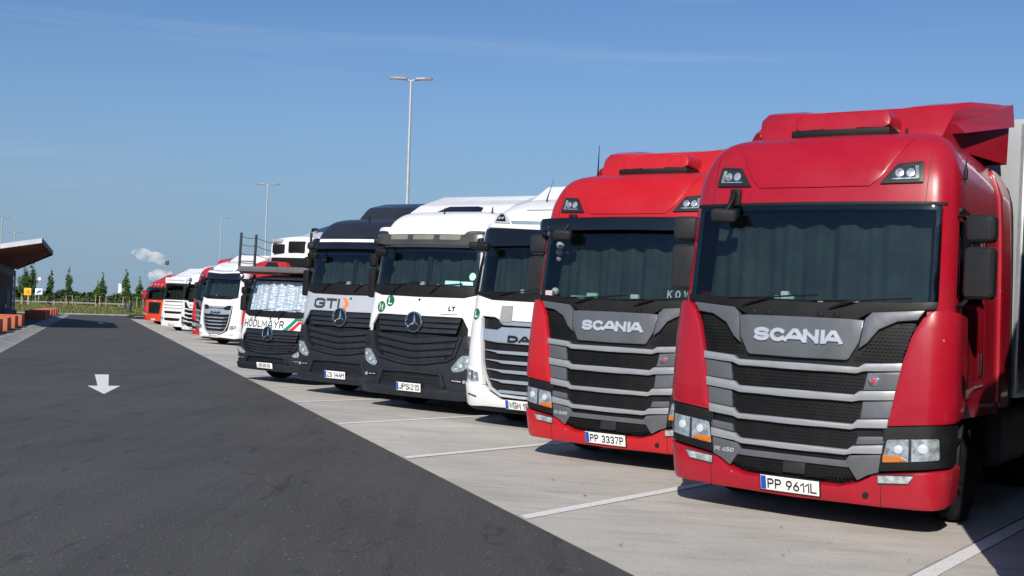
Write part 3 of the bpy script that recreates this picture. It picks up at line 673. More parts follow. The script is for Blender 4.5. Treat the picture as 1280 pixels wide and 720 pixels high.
    for y, z in prof:
        k = (y - 1.02) / 1.30; hw = .86 + .35 * k
        ring = [(-hw, 3.50), (-hw - .01, z - .06), (-hw + .06, z), (-hw * .62, z + .0), (-hw * .5, z - .05 * k), (hw * .5, z - .05 * k), (hw * .62, z), (hw - .06, z), (hw + .01, z - .06), (hw, 3.50)]
        rows.append([bm.verts.new((x, y, max(zz, 3.50))) for x, zz in ring])
    for A, B in zip(rows, rows[1:]):
        for i in range(len(A) - 1): bm.faces.new((A[i], A[i + 1], B[i + 1], B[i]))
    bm.faces.new(rows[0]); bm.faces.new(rows[-1])
    rd = fin('roof_deflector', bm, paintm, root, 30)
    for sg in (-1, 1):
        # wing end of the deflector and side deflector behind the cab
        bm = bmesh.new(); v = [bm.verts.new((sg * x, y, z)) for x, y, z in ((.97, 1.20, 3.72), (1.24, 2.36, 4.105), (1.26, 2.36, 3.88), (1.04, 1.25, 3.64), (.85, 1.20, 3.72), (1.0, 2.36, 4.105), (1.0, 2.36, 3.88), (.85, 1.25, 3.64))]
        for f in ((0, 1, 2, 3), (4, 5, 6, 7), (0, 1, 5, 4), (3, 2, 6, 7), (0, 3, 7, 4), (1, 2, 6, 5)): bm.faces.new([v[i] for i in f])
        fin('deflector_wing', bm, paintm, rd, 30)
        m_ = sidemap(sf, sg)
        panel('side_deflector', rnd([(2.12, 1.10), (2.62, 1.10), (2.66, 3.30), (2.52, 3.46), (2.12, 3.44)], .08), m_, paintm, root, -.05, .03, .02)
        panel('deflector_edge', [(2.62, 1.10), (2.67, 1.10), (2.71, 3.30), (2.66, 3.32)], m_, blk, root, -.04, .034, .005)
        d = panel('door', rnd([(.56, 1.20), (.95, 1.22), (1.12, 1.30), (1.50, 1.32), (1.50, 2.03), (.52, 2.03)], .05), m_, paintm, root, -.01, .012, .006)
        box('door_handle', (sg * 1.256, 1.32, 1.52), (.02, .07, .20), blk, d, .01)
        panel('grab_trim', [(.66, 1.70), (.78, 1.30), (.84, 1.32), (.82, 2.0), (.56, 2.02)], m_, blk, d, .0, .016, .006)
        panel('side_window', rnd([(.42, 2.06), (1.40, 2.06), (1.34, 2.75), (.56, 2.76), (.44, 2.6)], .05), m_, sglass, root, .004, .010, .002)
        panel('window_frame', [(1.30, 2.05), (1.46, 2.05), (1.46, 2.78), (1.30, 2.78)], m_, blk_g, root, -.01, .009, .002)
        panel('drip_rail', rnd([(.45, 2.80), (1.9, 2.72), (1.95, 2.76), (.45, 2.86)], .02), m_, blk, root, -.01, .022, .006)
        mirror_set(root, sg, 1.27 if sg < 0 else 1.41, .34, 2.07, dgrey, 2.78, 1.15, .46)
    box('rear_wall', (0, 2.24, 2.2), (2.3, .06, 2.2), blk, root, .02)
    # --- front view mirror, horns and aerials
    fm = box('front_mirror', sf(-.74, 2.73, .17), (.24, .12, .12), dgrey, root, .05, (.25, .1, .2), 3)
    tube('mirror_arm', [sf(-.72, 2.95, .0), sf(-.72, 2.95, .07), sf(-.72, 2.84, .12), sf(-.74, 2.75, .16)], [.03, .03, .022, .02], blk, fm, 8)
    box('arm_foot', sf(-.72, 2.93, .03), (.10, .05, .16), blk, fm, .015)
    antenna(root, -.80 if visor else .62, .85, 3.55, .42 if visor else .09, .02)
    if not visor:
        lathe('marker_light', [(0, -.06), (.018, -.05), (.018, .03), (.008, .05), (.005, .12), (0, .13)], (1.20, .62, 3.17), 'Z', blk, root, 10)
        antenna(root, -.80, .9, 3.55, .07, .3)
    lower(root); chassis(root)
    return root

def actros(label, paintm, mat4, plate_s, style='white', group=None, low=False, detail=True):
    root = thing('truck', label, 'truck', mat4, group)
    dz = -.55 if low else 0.
    if low:
        prof = [(.3, .06), (.5, 0), (1.0, 0), (1.6, .03), (2.0, .09), (2.72, .24), (2.82, .30), (2.9, .42), (2.94, .6)]
        hwt = [(.3, 1.2), (.6, 1.235), (1.2, 1.24), (2, 1.21), (2.7, 1.15), (2.85, 1.1), (2.94, .95)]
        ws0, ws1 = 2.02, 2.72; top = 2.94
        zs = [1.05, 1.3, 1.6, 1.9, ws0, 2.15, 2.3, 2.45, 2.6, ws1, 2.76, 2.8, 2.84, 2.88, 2.92, 2.94]
    else:
        prof = [(.3, .06), (.5, 0), (1.0, 0), (1.6, .03), (2.05, .085), (2.9, .20), (3.05, .225), (3.18, .26), (3.35, .36), (3.48, .52), (3.55, .70), (3.585, .9)]
        hwt = [(.3, 1.2), (.6, 1.235), (1.2, 1.24), (2, 1.21), (3.05, 1.16), (3.3, 1.12), (3.48, 1.04), (3.585, .88)]
        ws0, ws1 = 2.20, 2.87; top = 3.585
        zs = [1.05, 1.3, 1.6, 1.9, 2.05, ws0, 2.3, 2.45, 2.6, 2.74, ws1, 2.95, 3.05, 3.12, 3.18, 3.24, 3.3, 3.35, 3.4, 3.45, 3.49, 3.52, 3.55, 3.57, 3.585]
    sf = Surf(prof, hwt, 5.5, .24)
    bwin = sf.lims(2.4)[1]
    shell('cab_shell', sf, zs, 2.25, paintm, root, [(1.0, ws0 - .02, -1.0, 1.0), (ws0, ws1, -1.10, 1.10), (2.1, 2.7, bwin + .05, bwin + 1.05), (2.1, 2.7, -bwin - 1.05, -bwin - .05)])
    shell('front_structure', sf, [.42, .6, .8, 1.0, 1.05], .80, blk, root, d=-.05, cap=False)
    bulkhead(root, sf, .9, ws0 + .02)
    # upper grille band
    facem = {'white': white, 'gti': silverp, 'hod': white}[style]
    z0 = 2.03 if not low else 1.93
    face = panel('front_flap', mir([(0, 1.70), (.90, 1.70), (.93, 1.69), (1.10, 1.44), (1.50, 1.44), (1.50, z0 + .06), (1.10, z0 + .05), (.9, z0), (0, z0 - .01)]), sf, facem, root, -.02, .020, .012, .07, .25)
    gu = panel('upper_grille', mir([(0, 1.40), (.84, 1.435), (.905, 1.69), (0, 1.69)]), sf, anth2, root, -.03, .004, .004)
    for zz in (1.455, 1.545, 1.635):
        k = (zz - 1.44) / .25
        panel('grille_slat', mir([(0, zz - .045), (.83 + .065 * k, zz - .030), (.84 + .065 * k, zz + .034), (0, zz + .034)]), lambda x, z, d, zz=zz: sf(x, z, d - (z - zz) * .35), anth, gu, -.005, .030, .010)
    # lower front: bumper body around a V shaped grille
    bd = panel('bumper', mir([(0, .40), (.45, .40), (1.0, .40), (1.5, .43), (1.58, .60), (1.58, 1.30), (1.30, 1.405), (1.0, 1.40), (.94, 1.36), (.85, 1.05), (.72, .975), (.3, .905), (0, .88)]), sf, anth, root, -.10, .045, .022, .07, .2)
    lip = panel('bumper_lip', mir([(0, .345), (.9, .335), (1.5, .36), (1.55, .44), (1.0, .485), (.5, .485), (0, .48)]), sf, anth, root, -.08, .082, .022, .07)
    gv = panel('lower_grille', mir([(0, .90), (.30, .92), (.70, .985), (.83, 1.06), (.93, 1.37), (0, 1.40)]), sf, anth2, root, -.03, .000, .004)
    for k, (zz, wd) in enumerate(((1.345, .87), (1.225, .835), (1.105, .80), (.995, .66))):
        dv = .075
        p = mir([(0, zz - dv - .052), (wd * .35, zz - dv * .7 - .05), (wd, zz - .035), (wd + .01, zz + .034), (wd * .35, zz - dv * .65 + .036), (0, zz - dv + .036)])
        panel('grille_slat', p, lambda x, z, d, zz=zz: sf(x, z, d), anth, gv, -.005, .032, .014)
    panel('grille_rim', mir([(0, .86), (.32, .885), (.74, .955), (.88, 1.04), (.985, 1.39), (.935, 1.39), (.84, 1.065), (.715, .992), (.31, .925), (0, .90)]), sf, anth, gv, .02, .088, .020)
    # air intake in the bumper
    ai = panel('air_intake', rnd(mir([(0, .53), (.66, .53), (.60, .72), (0, .735)]), .03), sf, ink, bd, .02, .050, .004)
    for zz in (.58, .64, .70): panel('intake_bar', mir([(0, zz - .012), (.60, zz - .012), (.59, zz + .008), (0, zz + .008)]), sf, anth2, ai, .04, .060, .004)
    panel('intake_brow', mir([(0, .735), (.60, .72), (.68, .53), (.73, .53), (.64, .755), (0, .775)]), sf, anth, bd, .03, .105, .022)
    # star
    zs_ = 1.59; y0 = sf(0, zs_, .06).y
    st = thing('badge', '', '') if False else lathe('badge', [(.178, .01), (.185, -.01), (.178, -.028), (.162, -.03), (.155, -.01), (.158, .01)], (0, y0, zs_), 'Y', chrome, root, 40)
    lathe('badge_disc', [(0, .004), (.16, .004), (.16, .012), (0, .012)], (0, y0, zs_), 'Y', blk_g, st, 32)
    bm = bmesh.new()
    for k in range(3):
        a = math.pi / 2 + k * 2 * math.pi / 3; p = lambda r_, da, dd: bm.verts.new((r_ * math.cos(a + da), y0 + dd, zs_ + r_ * math.sin(a + da)))
        tip = p(.160, 0, -.008); l = p(.030, math.pi / 3, -.004); r_ = p(.030, -math.pi / 3, -.004); c = p(.0, 0, -.03)
        bm.faces.new((tip, l, c)); bm.faces.new((tip, c, r_))
    fin('badge_star', bm, chrome, st, 5)
    # headlights + fog
    hl = [(.80, .845), (.865, .785), (1.02, .82), (1.14, .90), (1.235, 1.075), (1.0, 1.075), (.92, 1.0)]
    for f in (lambda p: p, flip):
        sgn = f([(1, 0)])[0][0]
        lamp(root, rnd(f(hl), .02), sf, .058, [(sgn * .99, .90, .058), (sgn * 1.10, .99, .055), (sgn * .90, .85, .036)], None)
        panel('air_slot', rnd(f([(1.02, 1.13), (1.30, 1.12), (1.30, 1.27), (1.05, 1.33)]), .03), sf, ink, bd, .03, .049, .004, .06)
        panel('slot_vane', rnd(f([(1.03, 1.19), (1.29, 1.18), (1.29, 1.20), (1.04, 1.215)]), .005), sf, anth, bd, .04, .060, .004, .06)
        fo = panel('fog_light', rnd(f([(.80, .615), (1.12, .600), (1.13, .685), (.80, .675)]), .02), sf, blk, bd, .03, .052, .006)
        lathe('bulb_lens', [(.0, -.004), (.03, -.004), (.034, .012), (0, .012)], sf(sgn * 1.06, .642, .055), 'Y', lens_in, fo, 16)
        panel('lamp_strip', f([(.83, .64), (1.0, .632), (1.0, .652), (.83, .655)]), sf, lens_in, fo, .04, .056, .003)
    plate(root, sf, .495 if not low else .46, plate_s, .100, 0, bandmat=plate_b if style != 'hod' else None)
    # windscreen
    windscreen(root, sf, ws0, ws1, 1.105, .07 if not low else .03, .06 if not low else .03, glass if not low else clearglass)
    panel('wiper_cowl', mir([(0, z0 - .01), (.9, z0), (1.12, z0 + .055), (1.12, ws0 + .03), (0, ws0 + .02)]), sf, blk, root, -.02, .030, .012)
    for x0, x1 in ((-.62, -.40), (.22, .42)): wiper(root, sf, x0, ws0 - .13, x1, ws0 + .03)
    if style == 'hod':
        curtain(root, sf, ws0 - .02, ws1 - .01, 1.06, -.05, foil)
    else:
        curtain(root, sf, ws0 - .05, ws1 - .02, 1.06, -.22)
        box('curtain_gap', sf(.0, 2.52, -.17), (.10, .02, .62), dash, root, .01)
    dashboard(root, sf, ws0, [] if style == 'hod' else [(-.05, .1, .09, .09, plate_w), (.30, .1, .05, .05, plate_w), (.45, .1, .07, .03, dgrey), (-.25, .14, .22, .10, dgrey)])
    if style == 'white':
        panel('sticker', [(.49, 2.235), (.78, 2.235), (.78, 2.315), (.49, 2.315)], sf, cyan_s, root, .004, .009, 0)
        panel('sticker', [(.80, 2.25), (1.03, 2.25), (1.02, 2.31), (.80, 2.31)], sf, mint, root, .004, .009, 0)
        panel('sticker', [(1.00 + .058 * math.cos(k * math.pi / 10), 2.40 + .066 * math.sin(k * math.pi / 10)) for k in range(20)], sf, mint, root, .004, .009, 0)
    # visor and roof
    if not low:
        if style == 'white':
            vis = panel('sun_visor', rnd(mir([(0, 2.905), (.85, 2.90), (1.16, 2.93), (1.18, 3.10), (.80, 3.08), (0, 3.085)]), .04), sf, plain('smoked_visor', (.055, .055, .05), .25, 0, .5, .3), root, .13, .145, .012, .08)
            for a, b in ((-.74, -.34), (-.22, .22), (.34, .74)): panel('visor_window', rnd([(a, 2.985), (b, 2.985), (b, 3.065), (a, 3.065)], .02), sf, plain('visor_clear', (.22, .21, .17), .2, 0, .5, .3), vis, .135, .150, .003)
            panel('brow_lip', rnd(mir([(0, 3.075), (.80, 3.07), (.86, 3.12), (1.14, 3.14), (1.12, 3.19), (0, 3.17)]), .02), sf, paintm, root, -.02, .15, .03, .08)
        else:
            vis = panel('sun_visor', rnd(mir([(0, 2.905), (.9, 2.90), (1.15, 2.93), (1.15, 3.10), (0, 3.11)]), .04), sf, blk_g, root, .10, .125, .012, .08)
            panel('visor_strip', [(-.83, 3.03), (.83, 3.03), (.83, 3.085), (-.83, 3.085)], sf, letter_w, vis, .12, .129, .003)
        for sg in (-1, 1): box('visor_bracket', sf(sg * 1.0, 3.02, .06), (.05, .16, .08), blk, vis, .02)
        antenna(root, .05, .56, 3.47, .12, .1)
        for x in (-.12, .92): antenna(root, x, .78, 3.56, .09, .1)
        if style == 'white':
            rd = panel('roof_spoiler', rnd([(.95, 3.56), (2.2, 3.56), (2.2, 3.98), (2.0, 4.0), (1.25, 3.74)], .05), lambda y, z, d: Vector((d, y, z)), paintm, root, -1.05, 1.05, .06)
            panel('roof_hatch', rnd([(-.45, 3.565), (.45, 3.565), (.36, 3.69), (-.30, 3.69)], .03), lambda x, z, d: Vector((x + .1, .85 + (z - 3.565) * 1.5 - d, z)), blk_g, root, -.25, .02, .01)
        else:
            rd = panel('roof_spoiler', rnd([(1.0, 3.56), (2.2, 3.56), (2.2, 4.0), (1.9, 4.02), (1.3, 3.86)], .1), lambda y, z, d: Vector((d, y, z)), paintm, root, -.62, 1.0, .08)
        panel('side_marker', [(.70, 3.20), (.86, 3.20), (.86, 3.225), (.70, 3.225)], sf, plate_w, root, -.01, .008, .004)
    for sg in (-1, 1):
        m_ = sidemap(sf, sg)
        d = panel('door', rnd([(.50, 1.10), (1.5, 1.12), (1.5, 2.06), (.46, 2.06)], .05), m_, paintm, root, -.01, .010, .005)
        box('door_handle', (sg * 1.235, 1.34, 1.85), (.02, .16, .05), blk, d, .01)
        panel('side_window', rnd([(.42, 2.08), (1.42, 2.08), (1.36, 2.72), (.58, 2.72)], .05), m_, sglass, root, .003, .009, .002)
        panel('a_pillar', [(.28, 2.08), (.44, 2.08), (.60, 2.74), (.44, 2.74)], m_, blk, root, -.01, .012, .004)
        if not low:
            panel('side_deflector', rnd([(2.15, 1.10), (2.60, 1.10), (2.62, 3.40), (2.15, 3.5)], .08), m_, paintm, root, -.05, .02, .02)
        if low: mirror_set(root, sg, 1.34, .34, 2.02, blk, 2.62, 1.10, .45, .34, .16, .18)
        else: mirror_set(root, sg, 1.30, .34, 1.98, blk, 2.84, 1.12, .45, .52, .24, .15)
        if not low:
            fmx = box('marker_pod', (sg * 1.17, .30, 2.98), (.16, .30, .15), blk, root, .06, (0, 0, sg * -.5), 3)
    box('rear_wall', (0, 2.24, 2.0), (2.3, .06, 1.8), blk, root, .02)
    fm = box('front_mirror', sf(-.84, ws1 - .13, .22), (.22, .12, .13), blk, root, .05, (.25, .1, .2), 3)
    tube('mirror_arm', [sf(-.92, ws1 + .06, .0), sf(-.90, ws1 + .05, .1), sf(-.86, ws1 - .08, .2)], .02, blk, fm, 8)
    # lettering and marks
    disc = lambda x, z, r_: [(x + r_ * math.cos(k * math.pi / 12), z + r_ * math.sin(k * math.pi / 12)) for k in range(24)]
    if style == 'white':
        for x, z, s in ((-.86, 1.82, '\u0418'), (-.65, 1.93, 'L')):
            c = panel('sticker', disc(x, z, .098), sf, green_s, face, .01, .0235, 0); text('sticker_lettering', s, x - .045, x + .045, z - .06, z + .06, sf, letter_w, c, .022, .0255, .022 if s == 'L' else .020)
        text('lettering', 'LT', .635, .765, 1.80, 1.880, sf, ink, face, .018, .024, .022, .004)
        panel('lettering', [(.50, 1.735), (.82, 1.742), (.82, 1.752), (.50, 1.745)], sf, dk_logo, face, .015, .0235, 0)
        lathe('flap_lock', [(0, -.006), (.022, -.006), (.026, .01), (0, .01)], sf(.02, 1.97, .02), 'Y', dgrey, face, 14)
    elif style == 'gti':
        text('lettering', 'GTI', -.82, -.10, 1.745, 1.945, sf, dk_logo, face, .018, .025, .050, .03)
        sw = [(-.05, 1.725), (.06, 1.73), (.15, 1.845), (.06, 1.965), (-.05, 1.97), (.05, 1.85)]
        panel('logo_swoosh', rnd(sw, .02), sf, orange_m, face, .01, .0245, 0)
        lathe('flap_lock', [(0, -.006), (.022, -.006), (.026, .01), (0, .01)], sf(.17, 1.955, .02), 'Y', dgrey, face, 14)
    else:
        text('lettering', 'H\u00d6DLMAYR', -1.02, .42, 1.735, 1.875, sf, ink, face, .018, .025, .022, .035)
        panel('stripe', [(.40, 1.70), (.55, 1.70), (.80, 1.885), (1.50, 1.885), (1.50, 1.925), (.73, 1.925)], sf, grn_m, face, .01, .0235, 0)
        panel('stripe', [(.58, 1.70), (.72, 1.70), (.90, 1.84), (1.50, 1.84), (1.50, 1.88), (.84, 1.88)], sf, red_m, face, .01, .0245, 0)
        lathe('flap_lock', [(0, -.006), (.022, -.006), (.026, .01), (0, .01)], sf(-.05, 1.90, .02), 'Y', dgrey, face, 14)
    lower(root)
    if low:
        tab = [(.2, .21), (.27, .28), (.385, .39), (.855, .66), (1.1, .77), (1.335, .90), (1.515, 1.03), (1.615, 1.14), (1.735, 1.26), (1.855, 1.42), (1.945, 1.53), (2.645, 2.25), (2.865, 2.36)]
        def lin(z):
            for (a, b), (c, d) in zip(tab, tab[1:]):
                if z <= c: return b + (z - a) * (d - b) / (c - a)
            return z + tab[-1][1] - tab[-1][0]
        remap(root, lambda c: Vector((c.x * .90, c.y, lin(c.z))))
    chassis(root)
    return root

def daf(label, paintm, mat4, plate_s, group=None, style='new'):
    root = thing('truck', label, 'truck', mat4, group)
    prof = [(.3, .08), (.5, .01), (1.0, 0), (1.6, .03), (2.0, .08), (2.9, .21), (3.1, .25), (3.25, .31), (3.42, .46), (3.55, .68), (3.66, 1.0), (3.70, 1.25)]
    hwt = [(.3, 1.18), (.6, 1.23), (1.2, 1.235), (2, 1.21), (3, 1.17), (3.3, 1.11), (3.5, 1.0), (3.70, .78)]
    sf = Surf(prof, hwt, 4.6, .33)
    ws0, ws1 = 2.10, 2.86; bwin = sf.lims(2.4)[1]
    zs = [1.05, 1.3, 1.6, 1.9, ws0, 2.2, 2.35, 2.5, 2.62, 2.74, ws1, 2.95, 3.05, 3.15, 3.22, 3.28, 3.34, 3.4, 3.46, 3.51, 3.56, 3.6, 3.64, 3.67, 3.69, 3.70]
    shell('cab_shell', sf, zs, 2.25, paintm, root, [(1.0, ws0 - .02, -1.0, 1.0), (ws0, ws1, -1.06, 1.06), (2.1, 2.74, bwin + .05, bwin + 1.05), (2.1, 2.74, -bwin - 1.05, -bwin - .05)])
    shell('front_structure', sf, [.45, .6, .8, 1.0, 1.05], .80, blk, root, d=-.05, cap=False)
    bulkhead(root, sf, .6, ws0 + .02)
    face = panel('front_flap', mir([(0, 1.69), (.50, 1.69), (.62, 1.735), (.90, 1.745), (.90, 1.45), (.83, 1.0), (.80, .85), (1.04, .95), (1.50, 1.0), (1.52, 2.0), (1.10, 2.08), (.72, 2.0), (0, 1.99)]), sf, paintm, root, -.03, .022, .016, .07, .25)
    gr = panel('grille', mir([(0, .55), (.48, .58), (.66, .72), (.76, 1.02), (.87, 1.71), (0, 1.71)]), sf, blk, root, -.03, -.004, .004)
    panel('grille_band', mir([(0, 1.345), (.50, 1.35), (.80, 1.375), (.845, 1.555), (.53, 1.545), (.45, 1.59), (0, 1.592)]), sf, daf_sil, gr, -.01, .040, .014, .12)
    panel('grille_slat', mir([(0, 1.62), (.42, 1.62), (.50, 1.66), (.46, 1.68), (0, 1.675)]), sf, daf_sil, gr, -.01, .036, .010)
    for zz, wi, wo in ((1.21, .50, .755), (1.065, .42, .715), (.925, .41, .685), (.775, .40, .655)):
        panel('grille_slat', mir([(0, zz - .024), (wi - .03, zz - .024), (wi + .04, zz - .004), (wo, zz + .018), (wo, zz + .030), (wi, zz + .022), (0, zz + .026)]), sf, daf_sil, gr, -.01, .040, .010)
    panel('grille_slat', mir([(0, .60), (.42, .598), (.46, .625), (.40, .645), (0, .645)]), sf, daf_sil, gr, -.01, .040, .010)
    panel('grille_rim', mir([(0, .535), (.38, .545), (.60, .645), (.735, .86), (.785, 1.02), (.89, 1.72), (.855, 1.72), (.755, 1.04), (.70, .87), (.58, .675), (.38, .582), (0, .575)]), sf, plain('rim_pale', (.62, .64, .66), .3, .3), gr, .0, .050, .010)
    text('maker_lettering', 'DAF', -.30, .30, 1.365, 1.470, sf, ink, gr, .038, .054, .032, .012)
    # bumper
    bp = panel('bumper', mir([(0, .40), (.7, .385), (1.05, .36), (1.52, .42), (1.56, .72), (1.10, .70), (.78, .70), (.62, .60), (.38, .50), (0, .49)]), sf, paintm, root, -.10, .05, .022, .07)
    for sg in (-1, 1): panel('bumper_groove', [(sg * .88, .50), (sg * 1.06, .53), (sg * 1.06, .545), (sg * .88, .515)][::sg], sf, ink, bp, .03, .0515, 0)
    panel('bumper_skirt', mir([(0, .31), (.9, .30), (1.2, .33), (1.2, .40), (.9, .40), (0, .41)]), sf, blk, root, -.08, .02, .01, .1)
    hp = [(.76, .70), (1.10, .70), (1.50, .74), (1.50, 1.0), (1.05, .955), (.83, .95)]
    hl = [(.84, .745), (.98, .73), (1.16, .79), (1.14, .925), (.86, .875)]
    for f in (lambda p: p, flip):
        sgn = f([(1, 0)])[0][0]
        panel('lamp_panel', f(hp), sf, paintm, root, -.06, .030, .010, .06)
        lamp(root, rnd(f(hl), .02), sf, .042, [(sgn * .93, .80, .04), (sgn * 1.05, .84, .045)])
    plate(root, sf, .452, plate_s, .066)
    windscreen(root, sf, ws0, ws1, 1.06, .06, .05)
    panel('wiper_cowl', mir([(0, 1.99), (.72, 2.0), (1.08, 2.07), (1.08, ws0 + .03), (0, ws0 + .02)]), sf, blk, root, -.02, .030, .012)
    for x0, x1 in ((-.62, -.30), (.20, .44)): wiper(root, sf, x0, ws0 - .04, x1, ws0 + .03)
    curtain(root, sf, ws0 - .05, ws1 - .02, 1.0, -.22)
    dashboard(root, sf, ws0, [(-.22, .1, .05, .08, plate_w), (.0, .1, .12, .05, dgrey)])
    # visor + roof
    panel('sun_visor', rnd(mir([(0, 2.84), (.9, 2.83), (1.10, 2.86), (1.14, 3.04), (1.10, 3.12), (0, 3.075)]), .05), sf, blk_g, root, .04, .065, .014, .08)
    panel('roof_lip', rnd(mir([(0, 3.08), (1.08, 3.13), (1.06, 3.20), (.6, 3.165), (0, 3.15)]), .02), sf, paintm, root, -.02, .065, .02, .08)
    panel('roof_trim', mir([(0, 3.165), (.55, 3.185), (.62, 3.245), (0, 3.225)]), sf, daf_sil, root, -.01, .018, .005, .1, .05)
    rl = [(.60, 3.20), (.96, 3.225), (.945, 3.35), (.86, 3.385), (.73, 3.315)]
    for f in (lambda p: p, flip):
        h = panel('roof_lamp', rnd(f(rl), .03), sf, plain('lamp_surround', (.45, .46, .48), .4), root, -.02, .026, .012, .08, .05)
        panel('reflector', f([(.70, 3.225), (.93, 3.24), (.92, 3.335), (.85, 3.36), (.76, 3.30)]), sf, blk_g, h, .01, .030, .003, .1, .06)
        sgn = f([(1, 0)])[0][0]
        for x in (.80, .87): panel('bulb_lens', [(sgn * x + .028 * math.cos(a), 3.285 + .02 * math.sin(a)) for a in [k * math.pi / 5 for k in range(10)]], sf, lens_in, h, .015, .033, .003)
        panel('roof_crease', f([(.0, 3.425), (.42, 3.425), (.42, 3.433), (0, 3.433)]), sf, dk_logo, root, -.01, .004, 0, .1, .05)
    antenna(root, -.28, .82, 3.6, .38, .45)
    sp = panel('roof_spoiler', rnd([(1.3, 3.6), (2.2, 3.6), (2.2, 4.0), (2.0, 4.02)], .05), lambda y, z, d: Vector((d, y, z)), paintm, root, -1.0, 1.0, .06)
    panel('roof_hatch', rnd([(-.3, 3.71), (.5, 3.71), (.5, 3.74), (-.3, 3.74)], .01), lambda x, z, d: Vector((x, 1.35 - d, z)), blk_g, root, -.4, 0, .01)
    for sg in (-1, 1):
        m_ = sidemap(sf, sg)
        d = panel('door', rnd([(.50, 1.10), (1.5, 1.12), (1.5, 2.06), (.46, 2.06)], .05), m_, paintm, root, -.01, .010, .005)
        box('door_handle', (sg * 1.235, 1.34, 1.85), (.02, .16, .05), blk, d, .01)
        panel('side_window', rnd([(.42, 2.06), (1.42, 2.08), (1.36, 2.74), (.58, 2.74)], .05), m_, sglass, root, .003, .009, .002)
        panel('a_pillar', [(.30, 2.08), (.46, 2.08), (.62, 2.76), (.46, 2.76)], m_, blk, root, -.01, .012, .004)
        panel('side_deflector', rnd([(2.15, 1.10), (2.60, 1.10), (2.62, 3.40), (2.15, 3.5)], .08), m_, paintm, root, -.05, .02, .02)
        ca = box('camera_arm', (sg * 1.22, .36, 2.86), (.30, .16, .11), blk, root, .045, (0, 0, sg * -.35), 3); box('camera_lens', (sg * 1.33, .44, 2.85), (.05, .02, .05), chrome, ca, .01)
    box('rear_wall', (0, 2.24, 2.2), (2.2, .06, 2.2), blk, root, .02)
    fm = box('front_mirror', sf(-.88, ws1 - .08, .22), (.20, .12, .13), blk, root, .05, (.25, .1, .2), 3)
    tube('mirror_arm', [sf(-1.0, ws1 + .02, .0), sf(-.98, ws1 + .01, .12), sf(-.90, ws1 - .06, .2)], .02, blk, fm, 8)
    if style == 'new':
        disc = lambda x, z, r_: [(x + r_ * math.cos(k * math.pi / 12), z + r_ * math.sin(k * math.pi / 12)) for k in range(24)]
        c = panel('sticker', disc(-1.04, 1.77, .088), sf, green_s, face, .01, .0245, 0); text('sticker_lettering', 'L', -1.075, -1.0, 1.72, 1.82, sf, letter_w, c, .022, .0265, .022)
        panel('patch', [(-.49, 1.665), (-.27, 1.665), (-.285, 1.915), (-.485, 1.912)], sf, plain('grey_patch', (.30, .30, .30), .5), face, .015, .05, .003)
    lower(root); chassis(root)
    return root

